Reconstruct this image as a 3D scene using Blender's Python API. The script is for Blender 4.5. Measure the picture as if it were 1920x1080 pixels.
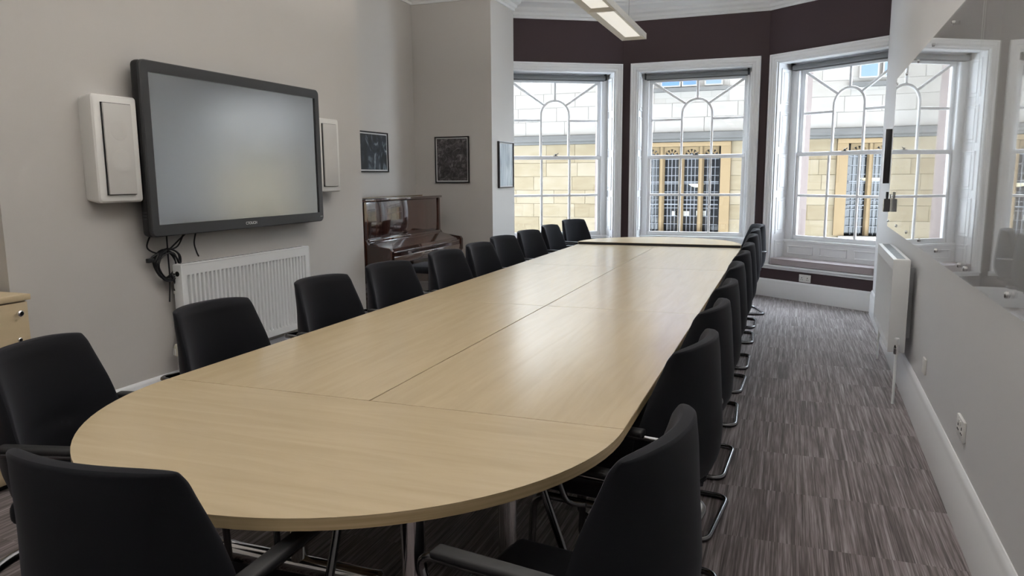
import bpy, bmesh, math, random
from mathutils import Vector, Matrix
random.seed(7)
scene = bpy.context.scene
COL = scene.collection
for o in list(bpy.data.objects):
    bpy.data.objects.remove(o)
PI = math.pi

# ------------------------------------------------------------------ camera
FPX = 1387.0
cam_d = bpy.data.cameras.new('camera')
cam_d.sensor_width = 36.0
cam_d.lens = 36.0 * FPX / 1920.0
cam_d.clip_start = 0.05
cam_d.clip_end = 200
cam = bpy.data.objects.new('camera', cam_d)
COL.objects.link(cam)
dv = Vector(((1478 - 960) / FPX, -(328 - 540) / FPX, -1.0)).normalized()
r_ = math.radians(-0.4)
e_ = Vector((math.sin(r_), math.cos(r_), 0))
up = (e_ + Vector((0, 0, 1)) * (-(e_.dot(dv)) / dv.z)).normalized()
xr = dv.cross(up)
M3 = Matrix((xr, dv, up))
cam.matrix_world = Matrix.Translation((0, 0, 1.42)) @ M3.to_4x4()
scene.camera = cam

# ------------------------------------------------------------------ world, exposure
w = bpy.data.worlds.new('sky')
scene.world = w
w.use_nodes = True
bg = w.node_tree.nodes['Background']
bg.inputs[0].default_value = (0.80, 0.90, 1.0, 1)
bg.inputs[1].default_value = 16.0
scene.view_settings.view_transform = 'Standard'
scene.view_settings.look = 'None'
scene.view_settings.gamma = 1.0
scene.view_settings.use_curve_mapping = False
scene.view_settings.exposure = 0.0
LAMP_UP_FILL = 41.0  # strength of the added upward fill glow
LAMP_DOWN = 0.6

# ------------------------------------------------------------------ materials
MATS = {}
def new_mat(name):
    m = bpy.data.materials.new(name)
    m.use_nodes = True
    MATS[name] = m
    return m, m.node_tree.nodes, m.node_tree.links, m.node_tree.nodes['Principled BSDF']
def simple(name, col, rough=0.5, metal=0.0, ior=None, bump=0, bscale=200, var=0.0, emit=None, coat=0):
    m, n, l, p = new_mat(name)
    p.inputs['Base Color'].default_value = (*col, 1)
    p.inputs['Roughness'].default_value = rough
    p.inputs['Metallic'].default_value = metal
    if ior: p.inputs['IOR'].default_value = ior
    if coat:
        p.inputs['Coat Weight'].default_value = coat
        p.inputs['Coat Roughness'].default_value = 0.03
    if emit:
        p.inputs['Emission Color'].default_value = (*emit[0], 1)
        p.inputs['Emission Strength'].default_value = emit[1]
    if bump or var:
        tc = n.new('ShaderNodeTexCoord')
        nz = n.new('ShaderNodeTexNoise')
        nz.inputs['Scale'].default_value = bscale
        nz.inputs['Detail'].default_value = 3
        l.new(tc.outputs['Object'], nz.inputs['Vector'])
        if bump:
            b = n.new('ShaderNodeBump')
            b.inputs['Strength'].default_value = bump
            b.inputs['Distance'].default_value = 0.002
            l.new(nz.outputs['Fac'], b.inputs['Height'])
            l.new(b.outputs['Normal'], p.inputs['Normal'])
        if var:
            nz2 = n.new('ShaderNodeTexNoise')
            nz2.inputs['Scale'].default_value = 2.5
            l.new(tc.outputs['Object'], nz2.inputs['Vector'])
            mp = n.new('ShaderNodeMapRange')
            mp.inputs['To Min'].default_value = 1 - var
            mp.inputs['To Max'].default_value = 1 + var
            l.new(nz2.outputs['Fac'], mp.inputs['Value'])
            mx = n.new('ShaderNodeVectorMath'); mx.operation = 'SCALE'
            mx.inputs[0].default_value = col
            l.new(mp.outputs[0], mx.inputs['Scale'])
            l.new(mx.outputs[0], p.inputs['Base Color'])
    return m

simple('wall_paint', (0.555, 0.533, 0.513), 0.75, bump=0.05, bscale=90, var=0.02)
simple('wall_grey', (0.64, 0.635, 0.645), 0.55, bump=0.05, bscale=90, var=0.02)
simple('plum_paint', (0.047, 0.025, 0.030), 0.6, bump=0.05, bscale=90)
simple('white_gloss', (0.87, 0.88, 0.90), 0.38, bump=0.03, bscale=30)
simple('skirting_gloss', (0.85, 0.86, 0.88), 0.18)
simple('white_matt', (0.82, 0.82, 0.82), 0.8)
simple('ceiling_white', (0.78, 0.79, 0.80), 0.85, bump=0.05, bscale=60)
simple('radiator_white', (0.78, 0.79, 0.80), 0.35)
simple('plastic_white', (0.75, 0.74, 0.72), 0.45)
simple('grille_white', (0.60, 0.585, 0.57), 0.8, bump=0.25, bscale=900)
simple('plastic_black', (0.010, 0.010, 0.012), 0.55)
simple('bezel_grey', (0.035, 0.036, 0.040), 0.42)
simple('screen', (0.020, 0.022, 0.026), 0.18, ior=4.2)
simple('logo_white', (0.75, 0.75, 0.75), 0.5)
simple('chrome', (0.75, 0.75, 0.76), 0.12, 1.0)
simple('tube_metal', (0.19, 0.19, 0.20), 0.22, 1.0)
simple('rubber', (0.01, 0.01, 0.01), 0.6)
simple('blind_grey', (0.17, 0.175, 0.18), 0.7, bump=0.2, bscale=600)
simple('cushion', (0.42, 0.37, 0.38), 0.9, bump=0.3, bscale=500, var=0.05)
simple('lamp_body', (0.72, 0.72, 0.70), 0.4)
simple('lamp_diffuser', (0.8, 0.8, 0.78), 0.5, emit=((1.0, 0.97, 0.90), LAMP_DOWN))
simple('lamp_fill_glow', (0.8, 0.8, 0.78), 0.5, emit=((1.0, 0.95, 0.88), LAMP_UP_FILL))
simple('stone_reveal', (0.17, 0.135, 0.125), 0.9, bump=0.5, bscale=40, var=0.1)
simple('stone_mullion', (0.183, 0.131, 0.070), 0.9, bump=0.4, bscale=40, var=0.1)
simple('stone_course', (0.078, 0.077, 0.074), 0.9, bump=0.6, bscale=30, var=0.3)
simple('lead_came', (0.191, 0.204, 0.226), 0.5)
simple('far_window_blue', (0.043, 0.102, 0.406), 0.5, var=0.3)
simple('far_window_grey', (0.087, 0.131, 0.203), 0.5, var=0.2)
simple('street', (0.25, 0.25, 0.25), 0.9, bump=0.4, bscale=30)
simple('paper', (0.7, 0.7, 0.65), 0.8)
simple('far_lamp', (0.8, 0.75, 0.55), 0.5, emit=((1.0, 0.9, 0.6), 0.5))
simple('art_mount', (0.62, 0.62, 0.62), 0.6)
simple('frame_black', (0.012, 0.011, 0.012), 0.35)
simple('brass', (0.65, 0.55, 0.38), 0.2, 1.0)
simple('ivory_trv', (0.55, 0.53, 0.45), 0.45)
simple('piano_key_slip', (0.10, 0.065, 0.050), 0.12, coat=1)

def object_noise_mat(name, build):
    m, n, l, p = new_mat(name)
    tc = n.new('ShaderNodeTexCoord')
    build(m, n, l, p, tc)
    return m
def N(n, t, **k):
    nd = n.new(t)
    for a, b in k.items():
        if a in nd.inputs: nd.inputs[a].default_value = b
        else: setattr(nd, a, b)
    return nd
def ramp(n, stops):
    r = n.new('ShaderNodeValToRGB')
    el = r.color_ramp.elements
    while len(el) < len(stops): el.new(0.5)
    for e, (pos, c) in zip(el, stops):
        e.position = pos; e.color = (*c, 1)
    return r

# black stretch fabric
def fab(m, n, l, p, tc):
    p.inputs['Base Color'].default_value = (0.0095, 0.010, 0.0135, 1)
    p.inputs['Roughness'].default_value = 0.85
    p.inputs['Specular IOR Level'].default_value = 0.25
    p.inputs['Sheen Weight'].default_value = 0.13
    p.inputs['Sheen Roughness'].default_value = 0.4
    p.inputs['Sheen Tint'].default_value = (0.55, 0.55, 0.65, 1)
    wv = N(n, 'ShaderNodeTexNoise', Scale=700.0, Detail=2.0)
    l.new(tc.outputs['Object'], wv.inputs['Vector'])
    b = N(n, 'ShaderNodeBump', Strength=0.25, Distance=0.001)
    l.new(wv.outputs['Fac'], b.inputs['Height'])
    l.new(b.outputs['Normal'], p.inputs['Normal'])
object_noise_mat('black_fabric', fab)

# maple veneer: grain along local axis
def maple(axis):
    def f(m, n, l, p, tc):
        mp = N(n, 'ShaderNodeMapping')
        mp.inputs['Scale'].default_value = (1.2, 14, 8) if axis == 'x' else (14, 1.2, 8)
        l.new(tc.outputs['Object'], mp.inputs['Vector'])
        oi = n.new('ShaderNodeObjectInfo')
        ad = N(n, 'ShaderNodeVectorMath', operation='ADD')
        sc = N(n, 'ShaderNodeMath', operation='MULTIPLY'); sc.inputs[1].default_value = 37.0
        l.new(oi.outputs['Random'], sc.inputs[0])
        l.new(mp.outputs[0], ad.inputs[0]); l.new(sc.outputs[0], ad.inputs[1])
        nz = N(n, 'ShaderNodeTexNoise', Scale=1.6, Detail=6.0, Roughness=0.6, Distortion=0.8)
        l.new(ad.outputs[0], nz.inputs['Vector'])
        r = ramp(n, [(0.25, (0.53, 0.415, 0.255)), (0.55, (0.575, 0.455, 0.288)), (0.8, (0.61, 0.485, 0.312))])
        l.new(nz.outputs['Fac'], r.inputs['Fac'])
        l.new(r.outputs[0], p.inputs['Base Color'])
        p.inputs['Roughness'].default_value = 0.23
        p.inputs['IOR'].default_value = 1.6
        nb = N(n, 'ShaderNodeTexNoise', Scale=12.0, Detail=3.0)
        l.new(mp.outputs[0], nb.inputs['Vector'])
        b = N(n, 'ShaderNodeBump', Strength=0.03, Distance=0.001)
        l.new(nb.outputs['Fac'], b.inputs['Height']); l.new(b.outputs['Normal'], p.inputs['Normal'])
    return f
object_noise_mat('maple_x', maple('x'))
object_noise_mat('maple_y', maple('y'))
def maple_edge(m, n, l, p, tc):
    p.inputs['Base Color'].default_value = (0.36, 0.255, 0.13, 1)
    p.inputs['Roughness'].default_value = 0.4
    mp = N(n, 'ShaderNodeMapping'); mp.inputs['Scale'].default_value = (3, 3, 160)
    l.new(tc.outputs['Object'], mp.inputs['Vector'])
    nz = N(n, 'ShaderNodeTexNoise', Scale=1.0, Detail=3.0)
    l.new(mp.outputs[0], nz.inputs['Vector'])
    r = ramp(n, [(0.3, (0.46, 0.34, 0.18)), (0.7, (0.62, 0.48, 0.28))])
    l.new(nz.outputs['Fac'], r.inputs['Fac']); l.new(r.outputs[0], p.inputs['Base Color'])
object_noise_mat('maple_edge', maple_edge)
object_noise_mat('cabinet_maple', lambda m, n, l, p, tc: (maple('y')(m, n, l, p, tc), setattr(p.inputs['Roughness'], 'default_value', 0.45)))

# carpet tiles with streaky loop pile
def carpet(m, n, l, p, tc):
    oi = n.new('ShaderNodeObjectInfo')
    sc = N(n, 'ShaderNodeMath', operation='MULTIPLY'); sc.inputs[1].default_value = 53.0
    l.new(oi.outputs['Random'], sc.inputs[0])
    ad = N(n, 'ShaderNodeVectorMath', operation='ADD')
    l.new(tc.outputs['Object'], ad.inputs[0]); l.new(sc.outputs[0], ad.inputs[1])
    mp = N(n, 'ShaderNodeMapping'); mp.inputs['Scale'].default_value = (190, 4, 1)
    l.new(ad.outputs[0], mp.inputs['Vector'])
    a = N(n, 'ShaderNodeTexNoise', Scale=1.0, Detail=2.0, Roughness=0.7)
    l.new(mp.outputs[0], a.inputs['Vector'])
    mp2 = N(n, 'ShaderNodeMapping'); mp2.inputs['Scale'].default_value = (75, 1.6, 1)
    l.new(ad.outputs[0], mp2.inputs['Vector'])
    c = N(n, 'ShaderNodeTexNoise', Scale=1.0, Detail=2.0)
    l.new(mp2.outputs[0], c.inputs['Vector'])
    mx = N(n, 'ShaderNodeMath', operation='ADD'); l.new(a.outputs['Fac'], mx.inputs[0]); l.new(c.outputs['Fac'], mx.inputs[1])
    hf = N(n, 'ShaderNodeMath', operation='MULTIPLY'); hf.inputs[1].default_value = 0.5
    l.new(mx.outputs[0], hf.inputs[0])
    r = ramp(n, [(0.34, (0.040, 0.029, 0.028)), (0.47, (0.122, 0.096, 0.096)), (0.57, (0.24, 0.203, 0.206)), (0.68, (0.39, 0.35, 0.36))])
    l.new(hf.outputs[0], r.inputs['Fac']); l.new(r.outputs[0], p.inputs['Base Color'])
    p.inputs['Roughness'].default_value = 0.9
    p.inputs['Sheen Weight'].default_value = 0.3
    p.inputs['Specular IOR Level'].default_value = 0.2
    b = N(n, 'ShaderNodeBump', Strength=0.6, Distance=0.003)
    l.new(a.outputs['Fac'], b.inputs['Height']); l.new(b.outputs['Normal'], p.inputs['Normal'])
object_noise_mat('carpet', carpet)

# polished piano veneer (vertical grain)
def rosewood(m, n, l, p, tc):
    mp = N(n, 'ShaderNodeMapping'); mp.inputs['Scale'].default_value = (16, 16, 0.7)
    l.new(tc.outputs['Object'], mp.inputs['Vector'])
    nz = N(n, 'ShaderNodeTexNoise', Scale=1.5, Detail=5.0, Roughness=0.6, Distortion=0.5)
    l.new(mp.outputs[0], nz.inputs['Vector'])
    r = ramp(n, [(0.3, (0.010, 0.004, 0.003)), (0.5, (0.040, 0.0135, 0.009)), (0.72, (0.115, 0.050, 0.032))])
    l.new(nz.outputs['Fac'], r.inputs['Fac']); l.new(r.outputs[0], p.inputs['Base Color'])
    p.inputs['Roughness'].default_value = 0.12
    p.inputs['Coat Weight'].default_value = 1.0
    p.inputs['Coat Roughness'].default_value = 0.02
    p.inputs['Coat IOR'].default_value = 1.5
object_noise_mat('rosewood', rosewood)

# ashlar
def stone(cols, name):
    def f(m, n, l, p, tc):
        oi = n.new('ShaderNodeObjectInfo')
        sc = N(n, 'ShaderNodeMath', operation='MULTIPLY'); sc.inputs[1].default_value = 91.0
        l.new(oi.outputs['Random'], sc.inputs[0])
        ad = N(n, 'ShaderNodeVectorMath', operation='ADD')
        l.new(tc.outputs['Object'], ad.inputs[0]); l.new(sc.outputs[0], ad.inputs[1])
        mp = N(n, 'ShaderNodeMapping'); mp.inputs['Scale'].default_value = (2, 2, 6)
        l.new(ad.outputs[0], mp.inputs['Vector'])
        nz = N(n, 'ShaderNodeTexNoise', Scale=1.5, Detail=5.0)
        l.new(mp.outputs[0], nz.inputs['Vector'])
        mx = N(n, 'ShaderNodeMath', operation='MULTIPLY_ADD'); mx.inputs[1].default_value = 0.35
        l.new(oi.outputs['Random'], mx.inputs[0])
        h = N(n, 'ShaderNodeMath', operation='MULTIPLY'); h.inputs[1].default_value = 0.7
        l.new(nz.outputs['Fac'], h.inputs[0]); l.new(h.outputs[0], mx.inputs[2])
        r = ramp(n, [(0.2, cols[0]), (0.5, cols[1]), (0.8, cols[2])])
        l.new(mx.outputs[0], r.inputs['Fac']); l.new(r.outputs[0], p.inputs['Base Color'])
        p.inputs['Roughness'].default_value = 0.9
        b = N(n, 'ShaderNodeBump', Strength=0.4, Distance=0.01)
        l.new(nz.outputs['Fac'], b.inputs['Height']); l.new(b.outputs['Normal'], p.inputs['Normal'])
    object_noise_mat(name, f)
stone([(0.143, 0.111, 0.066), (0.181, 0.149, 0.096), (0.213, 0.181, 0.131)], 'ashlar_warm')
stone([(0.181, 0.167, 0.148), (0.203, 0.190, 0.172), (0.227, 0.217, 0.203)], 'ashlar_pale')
def brickwall(c1, c2, mort, name):
    def f(m, n, l, p, tc):
        mp = N(n, 'ShaderNodeMapping'); mp.inputs['Rotation'].default_value = (math.radians(90), 0, 0)
        l.new(tc.outputs['Object'], mp.inputs['Vector'])
        br = N(n, 'ShaderNodeTexBrick', Scale=1.0)
        br.inputs['Color1'].default_value = (*c1, 1); br.inputs['Color2'].default_value = (*c2, 1)
        br.inputs['Mortar'].default_value = (*mort, 1); br.inputs['Mortar Size'].default_value = 0.006
        br.inputs['Brick Width'].default_value = 0.62; br.inputs['Row Height'].default_value = 0.26
        l.new(mp.outputs[0], br.inputs['Vector'])
        l.new(br.outputs['Color'], p.inputs['Base Color'])
        p.inputs['Roughness'].default_value = 0.9
    object_noise_mat(name, f)
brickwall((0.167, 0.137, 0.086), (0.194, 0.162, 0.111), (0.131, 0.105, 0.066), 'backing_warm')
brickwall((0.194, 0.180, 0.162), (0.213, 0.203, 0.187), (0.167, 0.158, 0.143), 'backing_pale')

# glass: clear pane, and toughened wall board glass
def glassmat(name, tint, fr_ior, gain=1.0):
    m = bpy.data.materials.new(name); m.use_nodes = True; MATS[name] = m
    n, l = m.node_tree.nodes, m.node_tree.links
    n.remove(n['Principled BSDF'])
    out = n['Material Output']
    tr = n.new('ShaderNodeBsdfTransparent'); tr.inputs[0].default_value = (*tint, 1)
    gl = n.new('ShaderNodeBsdfGlossy'); gl.inputs['Roughness'].default_value = 0.0
    gl.inputs[0].default_value = (1, 1, 1, 1)
    fr = n.new('ShaderNodeFresnel')
    ge = n.new('ShaderNodeNewGeometry')          # straight-through panes: same Fresnel curve entering and leaving
    mr = n.new('ShaderNodeMapRange'); mr.inputs['To Min'].default_value = fr_ior; mr.inputs['To Max'].default_value = 1.0 / fr_ior
    l.new(ge.outputs['Backfacing'], mr.inputs['Value']); l.new(mr.outputs[0], fr.inputs['IOR'])
    mx = n.new('ShaderNodeMixShader')
    l.new(fr.outputs[0], mx.inputs[0]); l.new(tr.outputs[0], mx.inputs[1]); l.new(gl.outputs[0], mx.inputs[2])
    l.new(mx.outputs[0], out.inputs[0])
glassmat('pane_glass', (0.98, 0.985, 0.98), 1.35)
glassmat('board_glass', (0.985, 0.99, 0.987), 1.50)
simple('leaded_glass', (0.035, 0.04, 0.045), 0.08)

# pictures (flat prints)
def art(kind):
    def f(m, n, l, p, tc):
        mp = N(n, 'ShaderNodeMapping')
        l.new(tc.outputs['Object'], mp.inputs['Vector'])
        if kind == 0:
            mp.inputs['Scale'].default_value = (3, 3, 2.2); mp.inputs['Rotation'].default_value = (0.5, 0.3, 0.6)
            nz = N(n, 'ShaderNodeTexNoise', Scale=2.2, Detail=3.0, Distortion=1.6)
            r = ramp(n, [(0.40, (0.008, 0.011, 0.016)), (0.53, (0.022, 0.030, 0.042)), (0.60, (0.12, 0.15, 0.18)), (0.68, (0.35, 0.38, 0.4))])
        elif kind == 1:
            mp.inputs['Scale'].default_value = (1, 1, 1)
            nz = N(n, 'ShaderNodeTexNoise', Scale=14.0, Detail=8.0, Roughness=0.75, Distortion=1.2)
            r = ramp(n, [(0.36, (0.014, 0.011, 0.013)), (0.50, (0.05, 0.042, 0.045)), (0.60, (0.16, 0.15, 0.155)), (0.70, (0.34, 0.33, 0.33))])
        else:
            mp.inputs['Scale'].default_value = (6, 9, 1.4)
            nz = N(n, 'ShaderNodeTexNoise', Scale=1.6, Detail=4.0, Distortion=1.0)
            r = ramp(n, [(0.3, (0.20, 0.26, 0.31)), (0.5, (0.36, 0.43, 0.48)), (0.7, (0.60, 0.66, 0.69))])
        l.new(mp.outputs[0], nz.inputs['Vector'])
        l.new(nz.outputs['Fac'], r.inputs['Fac']); l.new(r.outputs[0], p.inputs['Base Color'])
        p.inputs['Roughness'].default_value = 0.5
        p.inputs['Coat Weight'].default_value = 0.6; p.inputs['Coat Roughness'].default_value = 0.02
    return f
for k in range(3): object_noise_mat('art_%d' % k, art(k))

# ------------------------------------------------------------------ mesh helpers
def link(name, me, mat, parent=None, loc=(0, 0, 0), rot=(0, 0, 0), smooth=True):
    o = bpy.data.objects.new(name, me)
    COL.objects.link(o)
    if mat: me.materials.append(MATS[mat])
    o.location = loc; o.rotation_euler = rot
    if parent: o.parent = parent
    return o
def finish(bm, name, mat, parent=None, loc=(0, 0, 0), rot=(0, 0, 0), smooth=35):
    bmesh.ops.recalc_face_normals(bm, faces=bm.faces)
    me = bpy.data.meshes.new(name)
    bm.to_mesh(me); bm.free()
    if smooth:
        me.polygons.foreach_set('use_smooth', [True] * len(me.polygons))
        me.set_sharp_from_angle(angle=math.radians(smooth))
    return link(name, me, mat, parent, loc, rot)
def bx(bm, a, b, bev=0.0, seg=2):
    x0, y0, z0 = a; x1, y1, z1 = b
    vs = [bm.verts.new(c) for c in ((x0,y0,z0),(x1,y0,z0),(x1,y1,z0),(x0,y1,z0),(x0,y0,z1),(x1,y0,z1),(x1,y1,z1),(x0,y1,z1))]
    fs = [bm.faces.new([vs[i] for i in q]) for q in ((0,3,2,1),(4,5,6,7),(0,1,5,4),(1,2,6,5),(2,3,7,6),(3,0,4,7))]
    if bev:
        es = list({e for f in fs for e in f.edges})
        bmesh.ops.bevel(bm, geom=es, offset=bev, segments=seg, affect='EDGES', profile=0.5)
def box(name, a, b, mat, parent=None, bev=0.0, seg=2, loc=(0,0,0), rot=(0,0,0)):
    bm = bmesh.new(); bx(bm, a, b, bev, seg)
    return finish(bm, name, mat, parent, loc, rot)
def prism(bm, pts, axis, a, b):
    """extrude 2D polygon pts along axis ('x','y','z') from a to b"""
    def mk(p, t):
        return {'x': (t, p[0], p[1]), 'y': (p[0], t, p[1]), 'z': (p[0], p[1], t)}[axis]
    A = [bm.verts.new(mk(p, a)) for p in pts]; B = [bm.verts.new(mk(p, b)) for p in pts]
    n = len(pts)
    bm.faces.new(A); bm.faces.new(B[::-1])
    for i in range(n):
        j = (i + 1) % n
        bm.faces.new((A[i], B[i], B[j], A[j]))
def fillet(pts, r, seg=6, closed=False):
    pts = [Vector(p) for p in pts]; out = []
    n = len(pts)
    for i, p in enumerate(pts):
        if not closed and i in (0, n - 1):
            out.append(p); continue
        a = pts[i - 1]; b = pts[(i + 1) % n]
        u = (a - p); v = (b - p)
        rr = min(r, u.length * 0.49, v.length * 0.49)
        u.normalize(); v.normalize()
        ang = u.angle(v)
        if ang > PI - 0.02 or rr < 1e-5:
            out.append(p); continue
        t = rr
        p0 = p + u * t; p1 = p + v * t
        for k in range(seg + 1):
            s = k / seg
            out.append(p0 * (1 - s) ** 2 + p * 2 * s * (1 - s) + p1 * s ** 2)
    return out
def tube(bm, pts, r, sides=8, closed=False, flat=None):
    pts = [Vector(p) for p in pts]
    n = len(pts); rings = []
    nrm = None
    for i, p in enumerate(pts):
        if closed:
            t = pts[(i + 1) % n] - pts[i - 1]
        else:
            t = pts[min(i + 1, n - 1)] - pts[max(i - 1, 0)]
        t.normalize()
        if nrm is None:
            nrm = t.orthogonal().normalized()
        else:
            nrm = (nrm - t * nrm.dot(t))
            if nrm.length < 1e-6: nrm = t.orthogonal()
            nrm.normalize()
        bi = t.cross(nrm)
        rings.append([bm.verts.new(p + (nrm * math.cos(2*PI*k/sides) + bi * math.sin(2*PI*k/sides)) * r) for k in range(sides)])
    m = n if closed else n - 1
    for i in range(m):
        a, b = rings[i], rings[(i + 1) % n]
        for k in range(sides):
            bm.faces.new((a[k], a[(k+1) % sides], b[(k+1) % sides], b[k]))
    if not closed:
        bm.faces.new(rings[0][::-1]); bm.faces.new(rings[-1])
def lathe(bm, prof, sides=16, o=(0,0,0), axis='z'):
    rings = []
    for r, z in prof:
        ring = []
        for k in range(sides):
            a = 2*PI*k/sides
            c = (max(r, 1e-4)*math.cos(a), max(r, 1e-4)*math.sin(a), z)
            if axis == 'x': c = (c[2], c[0], c[1])
            if axis == 'y': c = (c[0], c[2], c[1])
            ring.append(bm.verts.new((c[0]+o[0], c[1]+o[1], c[2]+o[2])))
        rings.append(ring)
    for a, b in zip(rings, rings[1:]):
        for k in range(sides):
            bm.faces.new((a[k], a[(k+1) % sides], b[(k+1) % sides], b[k]))
    bm.faces.new(rings[0][::-1]); bm.faces.new(rings[-1])
def sweep(bm, path, prof, closed=False):
    """path: 2D points, interior on the left; prof: (inward distance, z)"""
    P = [Vector(p).to_2d() for p in path]; n = len(P); rings = []
    for i in range(n):
        def nl(a, b):
            d = (b - a).normalized(); return Vector((-d.y, d.x))
        if closed or 0 < i < n - 1:
            n0 = nl(P[i-1], P[i]); n1 = nl(P[i], P[(i+1) % n])
            m = n0 + n1
            m = m / max(m.dot(n0), 0.25)
            if m.length > 2.5: m = m.normalized() * 2.5
        else:
            m = nl(P[0], P[1]) if i == 0 else nl(P[-2], P[-1])
        rings.append([bm.verts.new((P[i].x + m.x*d, P[i].y + m.y*d, z)) for d, z in prof])
    k = len(prof)
    for i in range(n if closed else n - 1):
        a, b = rings[i], rings[(i+1) % n]
        for j in range(k):
            bm.faces.new((a[j], b[j], b[(j+1) % k], a[(j+1) % k]))
    if not closed:
        bm.faces.new(rings[0]); bm.faces.new(rings[-1][::-1])
def empty(name, loc=(0,0,0), rz=0, rot=None):
    o = bpy.data.objects.new(name, None); COL.objects.link(o)
    o.empty_display_size = 0.1
    o.location = loc; o.rotation_euler = rot if rot else (0, 0, rz)
    return o
def tag(o, label, cat, group=None, kind=None):
    o['label'] = label; o['category'] = cat
    if group: o['group'] = group
    if kind: o['kind'] = kind
    return o
def struct(o, label=None):
    o['kind'] = 'structure'
    if label: o['label'] = label
    return o
def copy_tree(o, parent=None):
    c = o.copy(); COL.objects.link(c)
    c.parent = parent
    for ch in list(o.children):
        copy_tree(ch, c)
    return c

# ------------------------------------------------------------------ room shell
def xright(y): return 0.615 + 0.02993 * y
A3 = math.radians(-36.1); A1 = math.radians(32)
C23 = Vector((-0.27, 9.27)); C12 = Vector((-1.958, 9.27))
LF = 1.6
E3 = C23 + Vector((math.cos(A3), math.sin(A3))) * LF
E1 = C12 - Vector((math.cos(A1), math.sin(A1))) * LF
RW = Vector((xright(8.30), 8.30)); RB = Vector((xright(-1.6), -1.6))
XB, XA = -3.5, -3.93        # chimney breast face, alcove back
YB0, YB1, YP = 2.47, 5.68, 7.51
XP, YPE = -3.0, 8.2
HC = 3.5
poly = [RB, RW, E3, C23, C12, E1, Vector((XP, YPE)), Vector((XP, YP)), Vector((XA, YP)), Vector((XA, YB1)),
        Vector((XB, YB1)), Vector((XB, YB0)), Vector((XA, YB0)), Vector((XA, -1.6))]

def wall(name, pts, mat, t=0.25, ext0=0.0, ext1=0.0, label=None):
    P = [Vector(p) for p in pts]
    P[0] = P[0] - (P[1] - P[0]).normalized() * ext0
    P[-1] = P[-1] + (P[-1] - P[-2]).normalized() * ext1
    bm = bmesh.new()
    sweep(bm, P, [(0, -0.02), (0, HC), (-t, HC), (-t, -0.02)])
    return struct(finish(bm, name, mat, smooth=0), label)
wall('wall_right', [RB, RW], 'wall_grey', ext0=0.25, t=0.15, label='pale grey wall carrying the glass boards')
wall('wall_right_return', [RW, E3], 'plum_paint', t=0.12)
wall('wall_pier_left', [E1, (XP, YPE), (XP, YP), (XA, YP)], 'wall_paint', t=0.12, ext1=0.12)
wall('wall_alcove_left', [(XA, YP), (XA, YB1)], 'wall_paint', ext0=0.2, ext1=0.2)
wall('wall_breast_left', [(XA, YB1), (XB, YB1), (XB, YB0), (XA, YB0)], 'wall_paint', t=0.12, label='warm grey chimney breast wall behind the screen')
wall('wall_rear_left', [(XA, YB0), (XA, -1.6)], 'wall_paint', ext0=0.2, ext1=0.25)
wall('wall_back', [(XA, -1.6), RB], 'wall_paint', ext0=0.25, ext1=0.25)

bm = bmesh.new(); bx(bm, (-4.3, -1.9, HC), (1.6, 9.9, HC + 0.15))
struct(finish(bm, 'ceiling', 'ceiling_white', smooth=0))
bm = bmesh.new(); prism(bm, [(v.x, v.y) for v in poly], 'z', -0.12, -0.009)
floor = struct(finish(bm, 'floor', 'rubber', smooth=0), 'striped brown carpet tile floor')

def inside(x, y):
    c = False; n = len(poly)
    for i in range(n):
        a, b = poly[i], poly[i-1]
        if (a.y > y) != (b.y > y) and x < (b.x - a.x) * (y - a.y) / (b.y - a.y) + a.x: c = not c
    return c
bm = bmesh.new(); bx(bm, (-0.25, -0.25, -0.009), (0.25, 0.25, 0.0))
tile_o = finish(bm, 'carpet_tile', 'carpet', parent=floor, smooth=0)
first = True
for i in range(10):
    for j in range(22):
        x = -3.9 + 0.25 + 0.5 * i; y = -1.6 + 0.25 + 0.5 * j
        if not any(inside(x + dx, y + dy) for dx in (-.24, 0, .24) for dy in (-.24, 0, .24)): continue
        if first: o = tile_o; first = False
        else:
            o = bpy.data.objects.new('carpet_tile', tile_o.data); COL.objects.link(o); o.parent = floor
        o.location = (x, y, 0)

# skirtings
def skirt(name, path, h):
    bm = bmesh.new()
    t = 0.022
    sweep(bm, path, [(0, 0), (t, 0), (t, h - 0.045), (t - .006, h - 0.035), (t - .004, h - 0.02), (t - 0.012, h - 0.008), (0.004, h), (0, h)])
    return struct(finish(bm, name, 'skirting_gloss', smooth=50))
skirt('baseboard_right', [RB, RW], 0.25)
skirt('baseboard_bay', [E3, C23, C12, E1], 0.21)
skirt('baseboard_pier_left', [(XP, YPE), (XP, YP), (XA, YP), (XA, YB1), (XB, YB1), (XB, YB0), (XA, YB0), (XA, -1.6)], 0.25)
skirt('baseboard_back', [(XA, -1.6), RB], 0.25)
# cornice
bm = bmesh.new()
sweep(bm, poly, [(0, 3.27), (.018, 3.27), (.018, 3.295), (.035, 3.305), (.045, 3.335), (.075, 3.355), (.085, 3.385), (.13, 3.415), (.165, 3.425), (.17, 3.45), (.215, 3.458), (.22, 3.478), (.30, 3.482), (.30, 3.5), (0, 3.5)], closed=True)
struct(finish(bm, 'trim_1', 'ceiling_white', smooth=30), 'moulded white plaster cornice')

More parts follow.
